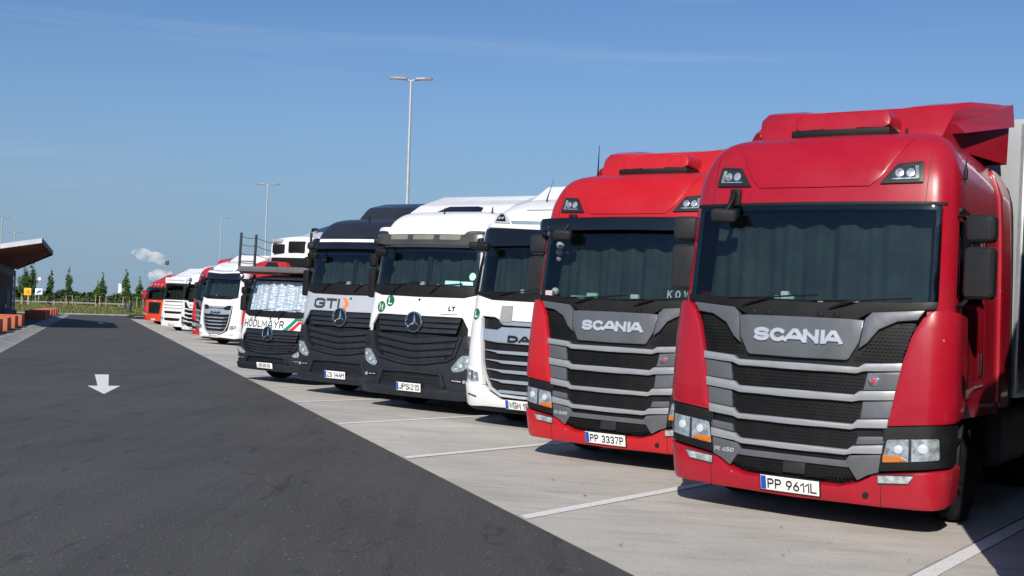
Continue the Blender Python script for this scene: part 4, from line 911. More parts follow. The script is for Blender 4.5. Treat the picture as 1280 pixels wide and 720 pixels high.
def oldcab(label, paintm, mat4, facem, style, group=None):
    """older flat-fronted tractors at the far end of the row"""
    root = thing('truck', label, 'truck', mat4, group)
    sf = Surf([(.3, .06), (.5, 0), (1.0, 0), (1.6, .03), (2.0, .08), (2.9, .2), (3.1, .25), (3.3, .36), (3.42, .52), (3.5, .8)],
              [(.3, 1.2), (.6, 1.235), (1.2, 1.24), (2, 1.22), (3, 1.18), (3.3, 1.1), (3.5, .9)], 5.5, .24)
    ws0, ws1 = 2.02, 2.82
    shell('cab_shell', sf, [.9, 1.3, 1.6, 1.9, ws0, 2.2, 2.4, 2.6, 2.74, ws1, 2.95, 3.1, 3.2, 3.3, 3.38, 3.44, 3.48, 3.5], 2.25, paintm, root, [(ws0, ws1, -1.08, 1.08)])
    b = panel('bumper', rnd(mir([(0, .34), (1.2, .34), (1.55, .40), (1.55, .92), (0, .92)]), .04), sf, facem, root, -.10, .05, .02, .08)
    f_ = panel('front_flap', mir([(0, .95), (1.35, .95), (1.35, 1.94), (0, 1.96)]), sf, facem, root, -.02, .03, .015, .1)
    if style == 'slots':
        for zz, h, wd in ((1.84, .030, .92), (1.62, .016, .90), (1.44, .016, .9), (1.18, .075, .80)): panel('grille_slot', rnd(mir([(0, zz - h), (wd - .06, zz - h), (wd, zz + h), (0, zz + h)]), .02), sf, blk, f_, .0, .036, .004)
        panel('grille_slot', rnd(mir([(0, .66), (.66, .68), (.74, .84), (0, .85)]), .02), sf, blk, b, .0, .058, .004)
        panel('roof_sign', [(-.95, 2.98), (.95, 2.98), (.95, 3.30), (-.95, 3.30)], lambda x, z, d: Vector((x, .10 - d, z)), plate_w, root, -.12, 0, .01)
        panel('sign_stripe', [(-.8, 3.12), (.8, 3.12), (.8, 3.20), (-.8, 3.20)], lambda x, z, d: Vector((x, .10 - d, z)), silverp, root, 0, .004, 0)
    else:
        g = panel('grille', mir([(0, .75), (.62, .78), (.72, 1.75), (0, 1.78)]), sf, blk, f_, .0, .040, .006)
        for k in range(6): panel('grille_slat', mir([(0, .86 + k * .15), (.62, .86 + k * .15), (.63, .90 + k * .15), (0, .90 + k * .15)]), sf, anth, g, .03, .055, .006)
        panel('badge', [(-.2, 1.82), (.2, 1.82), (.2, 1.88), (-.2, 1.88)], sf, letter, f_, .02, .04, .004)
        for x in (-.62, -.2, .2, .62): lathe('roof_lamp', [(0, -.03), (.08, -.03), (.09, .05), (0, .06)], (x, .14, 3.12), 'Y', lens_in, root, 12)
    hl = [(.82, .70), (1.2, .74), (1.2, .88), (.82, .88)]
    for f in (lambda p: p, flip): lamp(root, rnd(f(hl), .02), sf, .062, [(f([(1, 0)])[0][0] * 1.0, .79, .05)])
    plate(root, sf, .45, None, .07)
    windscreen(root, sf, ws0, ws1, 1.08, .06, .05)
    panel('wiper_cowl', mir([(0, 1.95), (1.1, 1.95), (1.1, ws0 + .03), (0, ws0 + .02)]), sf, blk, root, -.02, .034, .012)
    curtain(root, sf, ws0 - .05, ws1 - .02, 1.0, -.3, dash)
    panel('sun_visor', rnd(mir([(0, 2.78), (1.1, 2.78), (1.12, 2.92), (0, 2.92)]), .03), sf, blk_g, root, .06, .085, .01, .1)
    for sg in (-1, 1):
        mirror_set(root, sg, 1.44, .22, 2.0, blk if style == 'slots' else paintm, 2.72, 1.12, .42, .44, .2, .22)
        panel('side_window', rnd([(.42, 2.06), (1.42, 2.08), (1.36, 2.74), (.58, 2.74)], .05), sidemap(sf, sg), blk_g, root, .0, .009, .002)
    panel('roof_spoiler', rnd([(.9, 3.48), (2.2, 3.48), (2.2, 3.95), (2.0, 4.0)], .05), lambda y, z, d: Vector((d, y, z)), paintm, root, -1.0, 1.0, .06)
    lower(root); chassis(root)
    return root

def trailer(label, mat4, top, side, group=None, full=True):
    """curtain-sided semi-trailer: body panels, corner posts, chassis, legs and three axles"""
    root = thing('semi_trailer', label, 'trailer', mat4, group)
    y0, y1, hw, zb, zt = 2.95, 16.4, 1.275, 1.18, 4.0
    box('front_board', (0, y0 + .03, (zb + zt) / 2), (2 * hw - .02, .06, zt - zb), side, root, .01)
    box('roof', (0, (y0 + y1) / 2, zt - .03), (2 * hw - .03, y1 - y0 - .02, .05), trl_w, root, .01)
    for sg in (-1, 1):
        box('roof_rail', (sg * (hw - .02), (y0 + y1) / 2, zt - .13), (.05, y1 - y0, .26), top, root, .012)
        bm = bmesh.new(); n = 80; prev = None
        for i in range(n + 1):
            y = y0 + .14 + (y1 - y0 - .28) * i / n; x = sg * (hw - .03 + .012 * math.sin(i * 1.9))
            a, b = bm.verts.new((x, y, zb + .06)), bm.verts.new((x, y, zt - .24))
            if prev: bm.faces.new((prev[0], a, b, prev[1]))
            prev = (a, b)
        fin('side_curtain', bm, side, root, 60)
        for y in (y0 + .06, y1 - .06): box('corner_post', (sg * (hw - .03), y, (zb + zt) / 2 - .02), (.07, .12, zt - zb - .05), alu, root, .012)
        box('side_rail', (sg * (hw - .03), (y0 + y1) / 2, zb), (.06, y1 - y0, .14), alu, root, .012)
        box('landing_leg', (sg * .75, 5.6, .75), (.12, .12, .9), trl_fr, root, .01)
        box('underrun_guard', (sg * 1.2, 8.6, .72), (.05, 3.6, .38), alu, root, .015)
        for y in (11.3, 12.6, 13.9): wheel(root, sg * 1.02, y, .5, .38)
    box('floor', (0, (y0 + y1) / 2, zb - .02), (2 * hw - .1, y1 - y0 - .05, .12), trl_fr, root, .01)
    for x in (-.5, .5): box('chassis_beam', (x, 10.2, .98), (.12, 11.5, .28), trl_fr, root, .01)
    for sg in (-1, 1): box('rear_door', (sg * .635, y1 + .02, (zb + zt) / 2), (1.25, .05, zt - zb - .1), trl_w, root, .01)
    return root
# ---------------------------------------------------------------- ground, road, bays
def grid_sheet(name, ts, ns, zf, mat):
    bm = bmesh.new(); V = [[bm.verts.new(TN(t, n, zf(t, n))) for n in ns] for t in ts]
    for A, B in zip(V, V[1:]):
        for i in range(len(A) - 1): bm.faces.new((A[i], A[i + 1], B[i + 1], B[i]))
    return struct(fin(name, bm, mat, None, 60))
def gz(t, n):
    z = -.10
    if n > 0: z = -.10 + SL * min(n, 30)
    return z
grid_sheet('ground', [-900, -60, 20, 80, 134, 400, 1200, 5000], [-4000, -400, -60, -12, 0, 30, 60, 400, 4000], gz, grassm)
def sheet(name, pts, mat, parent=None, thick=.0):
    bm = bmesh.new(); f = bm.faces.new([bm.verts.new(p) for p in pts])
    if thick:
        r_ = bmesh.ops.extrude_face_region(bm, geom=[f])
        for v in r_['geom']:
            if isinstance(v, bmesh.types.BMVert): v.co.z -= thick
    return fin(name, bm, mat, parent, 0)
road = struct(sheet('road', [TN(-40, -6.3), TN(-40, 0), TN(126.5, 0), TN(133, 1.0), TN(134.5, -2), TN(133.6, -6.3), TN(131, -6.3)], asphalt))
# the road turns left at the far end
struct(sheet('road', [TN(133.55, -6.32, .003), TN(134.4, -2, .003), TN(136, -40, .003), TN(130, -40, .003), TN(129, -9, .003), TN(130, -7, .003)], asphalt))
# wheel-scuffed patches keep to the tarmac itself; direction arrows are painted sheets
def arrow(t0, n0, k=1.0):
    pts = [(5.9, -.155), (5.9, .155), (2.15, .105), (2.15, .335), (0, 0), (2.15, -.30), (2.15, -.105)]
    o = sheet('direction_arrow', [TN(t0 + a * k, n0 + b, .004) for a, b in pts], rpaint, road)
    return o
arrow(13.2, -3.24); arrow(80.5, -2.9, 1.0)

pave = struct(sheet('concrete_pavement', [LD(-95, 64.4, -.05), LD(30, -20.3, -.05), LD(30, 14, -.05), LD(-95, 98.7, -.05)], joint))
EDGE = lambda lat: -.6779 * lat
def clip(poly, a, b, c):        # keep a*lat + b*dep >= c
    out = []
    for i in range(len(poly)):
        p, q = poly[i - 1], poly[i]; fp, fq = a * p[0] + b * p[1] - c, a * q[0] + b * q[1] - c
        if (fp >= 0) != (fq >= 0):
            t = fp / (fp - fq); out.append((p[0] + (q[0] - p[0]) * t, p[1] + (q[1] - p[1]) * t))
        if fq >= 0: out.append(q)
    return out
PITCH_B = 3.073; LINE0 = .086
for k in range(-28, 8):
    l0, l1 = LINE0 + k * PITCH_B + .008, LINE0 + (k + 1) * PITCH_B - .008
    d = 1.19
    while d > EDGE(l1) : d -= 5.0
    while d < EDGE(l0) + 26:
        poly = clip([(l0, d + .008), (l1, d + .008), (l1, d + 4.992), (l0, d + 4.992)], .6779, 1, .012)
        if len(poly) > 2:
            bm = bmesh.new(); dz = random.uniform(-.0015, .0015)
            f = bm.faces.new([bm.verts.new(LD(a, b, dz)) for a, b in poly]); bmesh.ops.dissolve_limit(bm, angle_limit=.001, verts=bm.verts, edges=bm.edges)
            ex = bmesh.ops.extrude_face_region(bm, geom=bm.faces[:])
            for v in ex['geom']:
                if isinstance(v, bmesh.types.BMVert): v.co.z -= .045
            bmesh.ops.recalc_face_normals(bm, faces=bm.faces)
            fin('concrete_slab', bm, concrete, pave, 0)
        d += 5.0
for k in range(-27, 8):
    l = LINE0 + k * PITCH_B
    w0, w1 = (.02, .15)
    p = clip([(l + w0, EDGE(l) - .5), (l + w1, EDGE(l) - .5), (l + w1, EDGE(l) + 17), (l + w0, EDGE(l) + 17)], .6779, 1, .03)
    sheet('bay_line', [LD(a, b, .0065) for a, b in p], rpaint, pave)
struct(sheet('far_lane', [LD(-95, 90.9, -.03), LD(30, 6.1, -.03), LD(30, 26, -.03), LD(-95, 110, -.03)], asphalt))

# left kerb: stones with a gutter course, pavement behind
kerb = struct(sheet('kerb_bed', [TN(-30, -7.2, .002), TN(-30, -6.3, .002), TN(129, -6.0, .002), TN(129, -7.2, .002)], kerbm))
for i in range(150):
    t0 = 2 + i * .85; n0 = -6.28 + .0024 * t0
    if t0 > 128: break
    pr = [(n0, 0), (n0 - .30, .012), (n0 - .62, .10), (n0 - .70, .12), (n0 - .92, .125), (n0 - .92, -.05), (n0, -.05)]
    bm = bmesh.new(); g = random.uniform(-.006, .006)
    A = [bm.verts.new(TN(t0 + .012, n, z + g)) for n, z in pr]; B = [bm.verts.new(TN(t0 + .838, n, z + g)) for n, z in pr]
    for j in range(len(pr)): bm.faces.new((A[j], A[(j + 1) % len(pr)], B[(j + 1) % len(pr)], B[j]))
    bm.faces.new(A[::-1]); bm.faces.new(B)
    fin('kerb_stone', bm, kerbm, kerb, 30)
struct(sheet('pavement', [TN(-30, -30, .10), TN(-30, -7.15, .10), TN(129, -6.9, .10), TN(129, -30, .10)], asphalt))
# far kerb across the end of the road
fk = struct(sheet('far_kerb_bed', [TN(134.9, -40, .004), TN(133.6, -6.4, .004), TN(134.3, -2, .004), TN(132.8, 1.2, .004), TN(126, .9, .004), TN(126.3, 2.2, .004), TN(134.2, 2.6, .004), TN(135.8, -2, .004), TN(136.2, -40, .004)], kerbm))
for i in range(34):
    n = -38 + i * 1.15; a = TN(134.8 - .02 * (n + 6), n, .06)
    box('kerb_stone', a, (1.12, .5, .14), kerbm, fk, .02, (0, 0, -RA))

# ---------------------------------------------------------------- trucks on the bays
GT = 'trucks parked side by side in the concrete bays'
m1 = truck_matrix(1.97, 1.38); scania('dark red tractor unit with plain red brow and plate PP 9611L', red_dark, m1, 'PP 9611L', 'R 450', False, GT)
trailer('grey curtain trailer with white roof rail behind the dark red truck', m1, trl_w, trl_g, 'semi-trailers behind the parked trucks')
m2 = truck_matrix(-.97, 3.20); s2 = scania('bright red tractor unit with black sun visor and plate PP 3337P', red_bright, m2, 'PP 3337P', 'R 500', True, GT)
trailer('white box trailer behind the bright red truck with plate PP 3337P', m2, trl_w, trl_w, 'semi-trailers behind the parked trucks')
m3 = truck_matrix(-3.95, 5.75); daf('white tractor unit with silver barred grille beside the bright red truck, green sticker', white, m3, 'WGM 1924', GT)
trailer('white trailer behind the white truck with silver barred grille', m3, trl_w, trl_w, 'semi-trailers behind the parked trucks')
m4 = truck_matrix(-6.84, 6.60); actros('white tractor unit with dark bumper, round star badge and two green round stickers', white, m4, 'JPS:215', 'white', GT)
trailer('white trailer behind the white truck with the star badge', m4, trl_w, trl_w, 'semi-trailers behind the parked trucks')
m5 = truck_matrix(-9.60, 7.65); actros('midnight blue tractor unit with silver flap lettered GTI and orange arrow', night, m5, 'ZS 144H', 'gti', GT)
trailer('pale trailer behind the midnight blue truck lettered GTI', m5, trl_w, trl_g, 'semi-trailers behind the parked trucks')
m6 = truck_matrix(-12.95, 8.90); h6 = actros('low white car transporter truck with foil sunshade and green and red stripes', white, m6, None, 'hod', GT, low=True)
m7 = truck_matrix(-27.0, 21.3); scania('red truck half hidden between the car transporter and a white truck', red_far, m7, None, '', False, GT, detail=False)
m8 = truck_matrix(-32.3, 23.5); daf('white truck with silver barred grille standing left of a half hidden red truck', white, m8, None, GT, 'far')
m8b = truck_matrix(-36.6, 26.6); scania('red truck almost hidden behind the far white truck with silver grille', red_far, m8b, None, '', False, GT, detail=False)
m9 = truck_matrix(-45.8, 33.2); scania('far white truck with white face and black grille openings', white2, m9, None, '', False, GT, detail=False, white_face=True)
m10 = truck_matrix(-51.2, 35.9); oldcab('far white truck with slotted white front and white roof board', white, m10, white, 'slots', GT)
m11 = truck_matrix(-67.0, 46.4); oldcab('far red truck with orange front and black grille near the row end', red_far, m11, orange_red, 'grille', GT)
m12 = truck_matrix(-70.6, 48.9); oldcab('small dark red truck at the very end of the row', red_dark, m12, red_dark, 'grille', GT)
m0 = truck_matrix(5.50, -.60, 31.0); daf('midnight blue truck parked on the right hand side of the dark red truck', night, m0, None, GT, 'far')
trailer('dark curtain trailer of the midnight blue truck beside the dark red truck', m0, night, night, 'semi-trailers behind the parked trucks')
for m, l in ((m8, 'white trailer behind the far white truck with silver grille'), (m9, 'white trailer behind the far white truck with white face'), (m10, 'white trailer behind the far truck with slotted front')):
    trailer(l, m, trl_w, trl_w, 'semi-trailers behind the parked trucks')

# ---------------------------------------------------------------- car transporter body, deck and cars
ct = thing('car_transporter_body', 'two-deck steel car carrier superstructure over the low transporter cab', 'car carrier', m6)
deckm = plain('deck_grey', (.16, .155, .15), .5, .2)
box('deck_edge', (.08, -.05, 2.46), (2.16, .14, .12), deckm, ct, .02)
box('upper_deck', (0, 3.0, 2.42), (2.2, 5.9, .05), trl_fr, ct, .01)
for sg in (-1, 1):
    box('deck_rail', (sg * 1.10, 3.0, 2.44), (.08, 5.9, .12), deckm, ct, .02)
    for y in (2.6, 4.6, 7.0): box('deck_post', (sg * 1.12, y, 1.6), (.14, .16, 1.7), trl_fr, ct, .02)
    for y in (.0, .45, 1.9): box('guard_post', (sg * 1.08, y, 2.88), (.045, .045, .80), trl_fr, ct, .008)
    for k, z in enumerate((2.62, 2.82, 3.02, 3.2)):
        bm = bmesh.new()
        for y0_, y1_ in ((.0, .45), (.45, 1.9)):
            tube_bm(bm, [(sg * 1.08, y0_ + (y1_ - y0_) * i / 8, z - .06 * (y1_ - y0_) * (1 - (i / 4 - 1) ** 2)) for i in range(9)], .007, 5)
        fin('guard_rope', bm, trl_fr, ct, 50)
box('roof_beam', (-.35, .10, 2.385), (1.30, .30, .05), red_far, ct, .015)
rw = panel('ramp_flap', rnd([(-.82, 2.52), (.05, 2.52), (-.06, 2.655), (-.52, 2.665)], .03), lambda x, z, d: Vector((x, .25 - d, z)), red_far, ct, -.3, 0, .03)
panel('flap_window', [(-.55, 2.53), (-.08, 2.53), (-.14, 2.64), (-.44, 2.645)], lambda x, z, d: Vector((x, .25 - d, z)), blk_g, rw, -.02, .006, 0)
box('lower_frame', (0, 5.0, .95), (2.2, 6.0, .2), trl_fr, ct, .02)
def car(label, mat4, body, dark):
    r_ = thing('car', label, 'car', mat4, 'cars on the transporter')
    # x across, y back; bonnet towards -y
    prof = [(0, .25), (0, .62), (.12, .80), (.9, .95), (1.15, 1.0), (1.75, 1.23), (2.1, 1.285), (3.2, 1.27), (3.9, 1.08), (4.2, 1.0), (4.25, .3)]
    bm = bmesh.new(); rows = []
    for x in (-.9, -.86, -.7, -.35, 0, .35, .7, .86, .9):
        k = abs(x) / .9
        rows.append([bm.verts.new((x * (1 - .18 * max(0, (z - .95)) / .6), y + .10 * k * k * (1 if y < 1 else -1 if y > 4 else 0), z - (.05 * k * k if z > .7 else 0))) for y, z in prof])
    for A, B in zip(rows, rows[1:]):
        for i in range(len(prof) - 1): bm.faces.new((A[i], A[i + 1], B[i + 1], B[i]))
        bm.faces.new((A[-1], A[0], B[0], B[-1]))
    bm.faces.new(rows[0]); bm.faces.new(rows[-1])
    fin('body', bm, body, r_, 40)
    def quad(name, pts, m):
        bm = bmesh.new(); n = (Vector(pts[1]) - Vector(pts[0])).cross(Vector(pts[2]) - Vector(pts[0])).normalized() * .012
        f = bm.faces.new([bm.verts.new(Vector(p)) for p in pts]); e = bmesh.ops.extrude_face_region(bm, geom=[f])
        for v in e['geom']:
            if isinstance(v, bmesh.types.BMVert): v.co += n
        fin(name, bm, m, r_, 30)
    quad('windscreen', [(-.70, 1.19, 1.03), (.70, 1.19, 1.03), (.62, 1.70, 1.215), (-.62, 1.70, 1.215)], blk_g)
    for sg in (-1, 1):
        p = [(sg * .885, 1.45, 1.0), (sg * .885, 2.45, 1.0), (sg * .835, 2.45, 1.21), (sg * .84, 1.80, 1.20)]; q = [(sg * .885, 2.52, 1.0), (sg * .885, 3.5, 1.02), (sg * .835, 3.15, 1.21), (sg * .835, 2.52, 1.21)]
        quad('side_window', p if sg > 0 else p[::-1], blk_g); quad('side_window', q if sg > 0 else q[::-1], blk_g)
        box('headlight', (sg * .68, .10, .70), (.34, .16, .08), lens_in, r_, .03)
        box('wing_mirror', (sg * .98, 1.55, 1.08), (.18, .10, .13), dark, r_, .04)
        for y in (.85, 3.45):
            wheel(r_, sg * .80, y, .33, .22)
    box('lower_grille', (0, .01, .20), (1.5, .10, .24), blk, r_, .03)
    box('grille', (0, .01, .56), (.50, .06, .26), blk, r_, .05)
    for sg in (-1, 1): box('intake', (sg * .58, .05, .52), (.40, .10, .22), blk, r_, .06)
    return r_
car('white car on the upper deck of the car transporter', m6 @ Matrix.Translation((.12, .55, 2.45)), white, blk)

# ---------------------------------------------------------------- lamp posts
def post(x, y, h, label, zb=0., head=1.9):
    r_ = thing('lamp_post', label, 'lamp post', Matrix.Translation((x, y, zb)), 'lamp posts round the truck park')
    lathe('pole', [(.115, 0), (.11, 1.2), (.055, h - .05), (.0, h)], (0, 0, 0), 'Z', lampm, r_, 14)
    box('pole_base', (0, 0, .04), (.4, .4, .08), lampm, r_, .01)
    for sg in (-1, 1):
        bm = bmesh.new(); tube_bm(bm, [(0, 0, h - .12), (sg * .18, 0, h - .03)], .035, 8); fin('bracket', bm, lampm, r_, 40)
        hd = panel('lamp_head', rnd([(.16, -.13), (.62, -.16), (head / 2, -.10), (head / 2, .10), (.62, .16), (.16, .13)], .05), lambda x_, y_, d, sg=sg: Vector((sg * x_, y_, h + .0 + d + (x_ - .16) * .03)), led, r_, -.05, .035, .02)
        panel('diffuser', rnd([(.36, -.11), (head / 2 - .06, -.08), (head / 2 - .06, .08), (.36, .11)], .02), lambda x_, y_, d, sg=sg: Vector((sg * x_, y_, h - .057 + d + (x_ - .16) * .03)), plain('diffuser_white', (.7, .7, .68), .3), hd, -.004, .006, 0)
    return r_
for x, y, l in ((-4.75, 49.6, 'tall grey lamp post with two flat heads rising behind the white trucks'), (-20.9, 94.7, 'tall lamp post rising behind the car transporter'), (-34.7, 133, 'distant lamp post rising behind the far white truck'),
                (-77.3, 174, 'lamp post whose flat heads just clear the canopy roof edge'), (-65.7, 144, 'lamp post standing higher above the canopy roof than its neighbour')):
    post(x, y, 12, l, -.1)
pp = thing('camera_mast', 'slim mast with small dark camera head behind the far red trucks', 'mast', Matrix.Translation((-39.4, 128, -.1)))
tube('pole', [(0, 0, 0), (0, 0, 6.3)], .06, lampm, pp); box('camera_head', (0, 0, 6.3), (.35, .3, .5), trl_fr, pp, .05)

def TNO(t, n, z=0.): p = Vector((.06, 9.83, 0)) + RDV * t + NRM * n; return Vector((p.x, p.y, z))
# ---------------------------------------------------------------- canopy building
bld = thing('service_building', 'dark brick building with raised timber-lined canopy roof beside the kerb', 'building', Matrix.Translation(TNO(60, -10, .02)) @ Matrix.Rotation(-RA, 4, 'Z'))
NW = -9.75 + 10           # wall line in local x
def BX(t, n, z): return Vector((n + 10, t - 60, z - .1))
# wall with a recessed bed and separate bricks on the visible end
box('wall', (NW - 2.0, 23.0, 1.95), (4.0, 18, 3.9), slatm, bld, .02)
brm = bpy.data.meshes.new('brick'); _bm = bmesh.new(); bmesh.ops.create_cube(_bm, size=1)
for v in _bm.verts: v.co = Vector((v.co.x * .05, v.co.y * 1.17, v.co.z * .27))
_bm.to_mesh(brm); _bm.free(); brm.materials.append(brickm)
cnt = 0
for j in range(11):
    for i in range(15):
        y = 14.7 + i * 1.2 + (.6 if j % 2 else 0)
        if y > 31.4 or cnt > 290: continue
        b = bpy.data.objects.new('brick', brm); COL.objects.link(b); b.parent = bld; b.location = (NW + .03, y, .28 + j * .3); cnt += 1
for i in range(11): box('cladding_board', (NW + .05, 14.9 + i * 1.6, 3.80), (.06, 1.5, .75), slatm, bld, .01)
for i in range(3): box('door_recess', (NW + .065, 24.5 + i * 1.3, 1.1), (.05, .9, 2.2), roofm, bld, .01)
box('down_pipe', (NW + .12, 32.0, 1.95), (.14, .14, 3.9), fascm, bld, .03)
box('wall_lamp', (NW + .12, 22.6, 1.0), (.12, .6, .28), signw, bld, .03)
# roof slab: rises towards the road
def roofz(n): return 4.86 + (n + 6.3) * .20
TA, TB, NA, NB = 57.5, 74.5, -6.3, -18.0
TC, NC = 93.0, -9.6
bm = bmesh.new(); pts = [(TA, NB), (TA, NA), (TB, NA), (TC, NC), (TC, NB)]
lo = [bm.verts.new(BX(t, n, roofz(n))) for t, n in pts]; hi = [bm.verts.new(BX(t, n, roofz(n) + .16)) for t, n in pts]
bm.faces.new(lo[::-1]); bm.faces.new(hi)
for i in range(5): bm.faces.new((lo[i], lo[(i + 1) % 5], hi[(i + 1) % 5], hi[i]))
rf = fin('roof', bm, roofm, bld, 20)
def slab(name, t0, t1, n0, n1, dz0, dz1, m, par, n2=None):
    bm = bmesh.new(); V = []
    for t, n in ((t0, n0), (t0, n1), (t1, n1 if n2 is None else n2), (t1, n0)): V.append((bm.verts.new(BX(t, n, roofz(n) + dz0)), bm.verts.new(BX(t, n, roofz(n) + dz1))))
    bm.faces.new([v[0] for v in V][::-1]); bm.faces.new([v[1] for v in V])
    for i in range(4): bm.faces.new((V[i][0], V[(i + 1) % 4][0], V[(i + 1) % 4][1], V[i][1]))
    return fin(name, bm, m, par, 20)
slab('fascia', TA - .10, TA - .002, NB, NA + .05, -.06, .20, fascm, rf)
slab('fascia', TA, TB, NA + .003, NA + .08, -.10, .20, roofm, rf)
bm = bmesh.new(); q_ = [(TB, NA + .08), (TC, NC + .08), (TC, NC + .003), (TB, NA + .003)]; lo_ = [bm.verts.new(BX(t, n, roofz(n) - .10)) for t, n in q_]; hi_ = [bm.verts.new(BX(t, n, roofz(n) + .20)) for t, n in q_]
bm.faces.new(lo_); bm.faces.new(hi_)
for i in range(4): bm.faces.new((lo_[i], lo_[(i + 1) % 4], hi_[(i + 1) % 4], hi_[i]))
fin('fascia', bm, roofm, rf, 20)
nm_ = lambda t: NA if t <= TB else NA + (NC - NA) * (t - TB) / (TC - TB)
for i in range(50):
    t0 = TA + .02 + i * .705; slab('soffit_board', t0, t0 + .69, NB, nm_(t0), -.035, -.003, soffm, rf, nm_(t0 + .69))
for t_ in (60, 67): box('roof_post', BX(t_, -11.5, 1.95), (.22, .22, 3.7), slatm, bld, .01)

# ---------------------------------------------------------------- terracotta seat blocks
GB = 'terracotta seat blocks along the kerb'
def block(t, n, lt, wn, h, label):
    o = box('seat_block', Vector((0, 0, h / 2)), (wn, lt, h), orange_b, None, .025)
    o.matrix_world = Matrix.Translation(TN(t + lt / 2, n - wn / 2, .1)) @ Matrix.Rotation(-RA, 4, 'Z'); tag(o, label, 'block', GB)
for i, t in enumerate((46.3, 52.1, 57.9, 64.0)): block(t, -7.5, 2.7, 1.5, .62, ('first', 'second', 'third', 'last')[i] + ' seat block of the terracotta row beside the dark brick building, counted towards the verge')
for i in range(6): block(90 + i * 6.6, -7.15, 3.8, 1.5, .62, ('first', 'second', 'third', 'fourth', 'fifth', 'last')[i] + ' terracotta seat block past the building, counted towards the grass verge')
o = box('low_wall', (0, 0, .35), (6.0, .35, .7), kerbm, None, .02); o.matrix_world = Matrix.Translation(TN(86, -12.2, .1)) @ Matrix.Rotation(-RA, 4, 'Z'); tag(o, 'low grey concrete wall between the building and the seat blocks', 'wall')

# ---------------------------------------------------------------- verge, trees and land beyond the road
def vz(y): return -.05 + .75 * max(0, min(1, (y - 133) / 18))
bm = bmesh.new(); rows = []
for j in range(12):
    y = [0, 2, 5, 8, 11, 15, 20, 30, 45, 70, 110, 200][j]; row = []
    for i in range(40):
        n = -80 + i * 3.2; p = TN(135.3 + y, n); row.append(bm.verts.new((p.x, p.y, .08 + .62 * min(1, y / 16) + .05 * math.sin(n * 1.7 + y) * min(1, y))))
    rows.append(row)
for A, B in zip(rows, rows[1:]):
    for i in range(39): bm.faces.new((A[i], A[i + 1], B[i + 1], B[i]))
struct(fin('verge', bm, grassm, None, 60))
def blades(name, mat, pts, hmin, hmax, wd):
    V = []; F = []
    for x, y, z in pts:
        h = random.uniform(hmin, hmax); a = random.uniform(0, math.pi); dx, dy = math.cos(a) * wd, math.sin(a) * wd; lx, ly = random.gauss(0, h * .25), random.gauss(0, h * .25)
        b = len(V); V += [(x - dx, y - dy, z), (x + dx, y + dy, z), (x + lx, y + ly, z + h)]; F.append((b, b + 1, b + 2))
    me = bpy.data.meshes.new(name); me.from_pydata(V, [], F); me.update(); return stuff(link(name, me, mat))
pts = []
for i in range(16000):
    yy = random.random() ** 1.3 * 34; n = random.uniform(-32, 14); p = TN(135.6 + yy, n); pts.append((p.x, p.y, .06 + .62 * min(1, yy / 16)))
tag(blades('grass', bladem, pts, .12, .42, .05), 'dry green grass on the verge beyond the road end', 'grass')
def leaves(name, mat, blobs, count, size, parent=None):
    """many leaf faces scattered in a set of ellipsoids"""
    V = []; F = []; tot = sum(b[3] * b[4] * b[5] for b in blobs)
    for cx, cy, cz, rx, ry, rz in blobs:
        for i in range(int(count * rx * ry * rz / tot) + 3):
            d = Vector((random.gauss(0, 1), random.gauss(0, 1), random.gauss(0, 1))).normalized() * random.random() ** .45
            c = Vector((cx + d.x * rx, cy + d.y * ry, cz + d.z * rz)); s = size * random.uniform(.6, 1.3)
            a = Vector((random.gauss(0, 1), random.gauss(0, 1), random.gauss(0, .7))).normalized(); b = a.cross(Vector((random.gauss(0, 1), random.gauss(0, 1), random.gauss(0, 1)))).normalized()
            k = len(V); V += [c - a * s, c - b * s * .55, c + a * s, c + b * s * .55]; F.append((k, k + 1, k + 2, k + 3))
    me = bpy.data.meshes.new(name); me.from_pydata(V, [], F); me.update(); return link(name, me, mat, parent)
def tree(x, y, zb, h, wd, label, twin=False):
    r_ = thing('young_tree', label, 'tree', Matrix.Translation((x, y, zb)), 'young staked trees on the verge')
    bm = bmesh.new(); tube_bm(bm, [(0, 0, -.1), (.02, 0, h * .3), (-.03, .02, h * .6), (.0, 0, h * .97)], [.055, .05, .035, .008], 8)
    for k in range(9):
        z = h * (.32 + .065 * k); a = k * 2.4; l = wd * (1 - .08 * k); tube_bm(bm, [(0, 0, z), (l * .6 * math.cos(a), l * .6 * math.sin(a), z + l * .5), (l * math.cos(a), l * math.sin(a), z + l * 1.2)], [.02, .014, .004], 5)
    fin('trunk', bm, barkm, r_, 50)
    bl = []; zl = h * .26
    while zl < h:
        k = (zl - h * .26) / (h * .74); ww = wd * (.30 + .62 * math.sin(math.pi * min(1, (k + .18) * .92)) ** 1.2) * (.7 + .5 * random.random()) * (1 - .45 * k)
        for q in range(3 if k < .6 else 1):
            a = random.uniform(0, 6.28); bl.append((ww * .5 * math.cos(a), ww * .5 * math.sin(a), zl, ww * .62, ww * .62, h * .075))
        zl += h * .062
    leaves('crown', leafm, bl, int(1500 * wd), .13, r_)
    for a in (.3, 2.4, 4.5): tube('stake', [(.55 * math.cos(a), .55 * math.sin(a), -.1), (.5 * math.cos(a), .5 * math.sin(a), 1.75)], .05, stakem, r_, 8)
    bm = bmesh.new(); P = [(.5 * math.cos(a), .5 * math.sin(a), 1.6) for a in (.3, 2.4, 4.5)]
    for i in range(3): tube_bm(bm, [P[i], P[(i + 1) % 3]], .035, 6)
    fin('stake_rail', bm, stakem, r_)
    return r_
TY = 152
def at(px, Y): return (px - 640) / 1404 * Y * 1.0 + (375.6 - 360) / 1404 * .03 * Y, Y
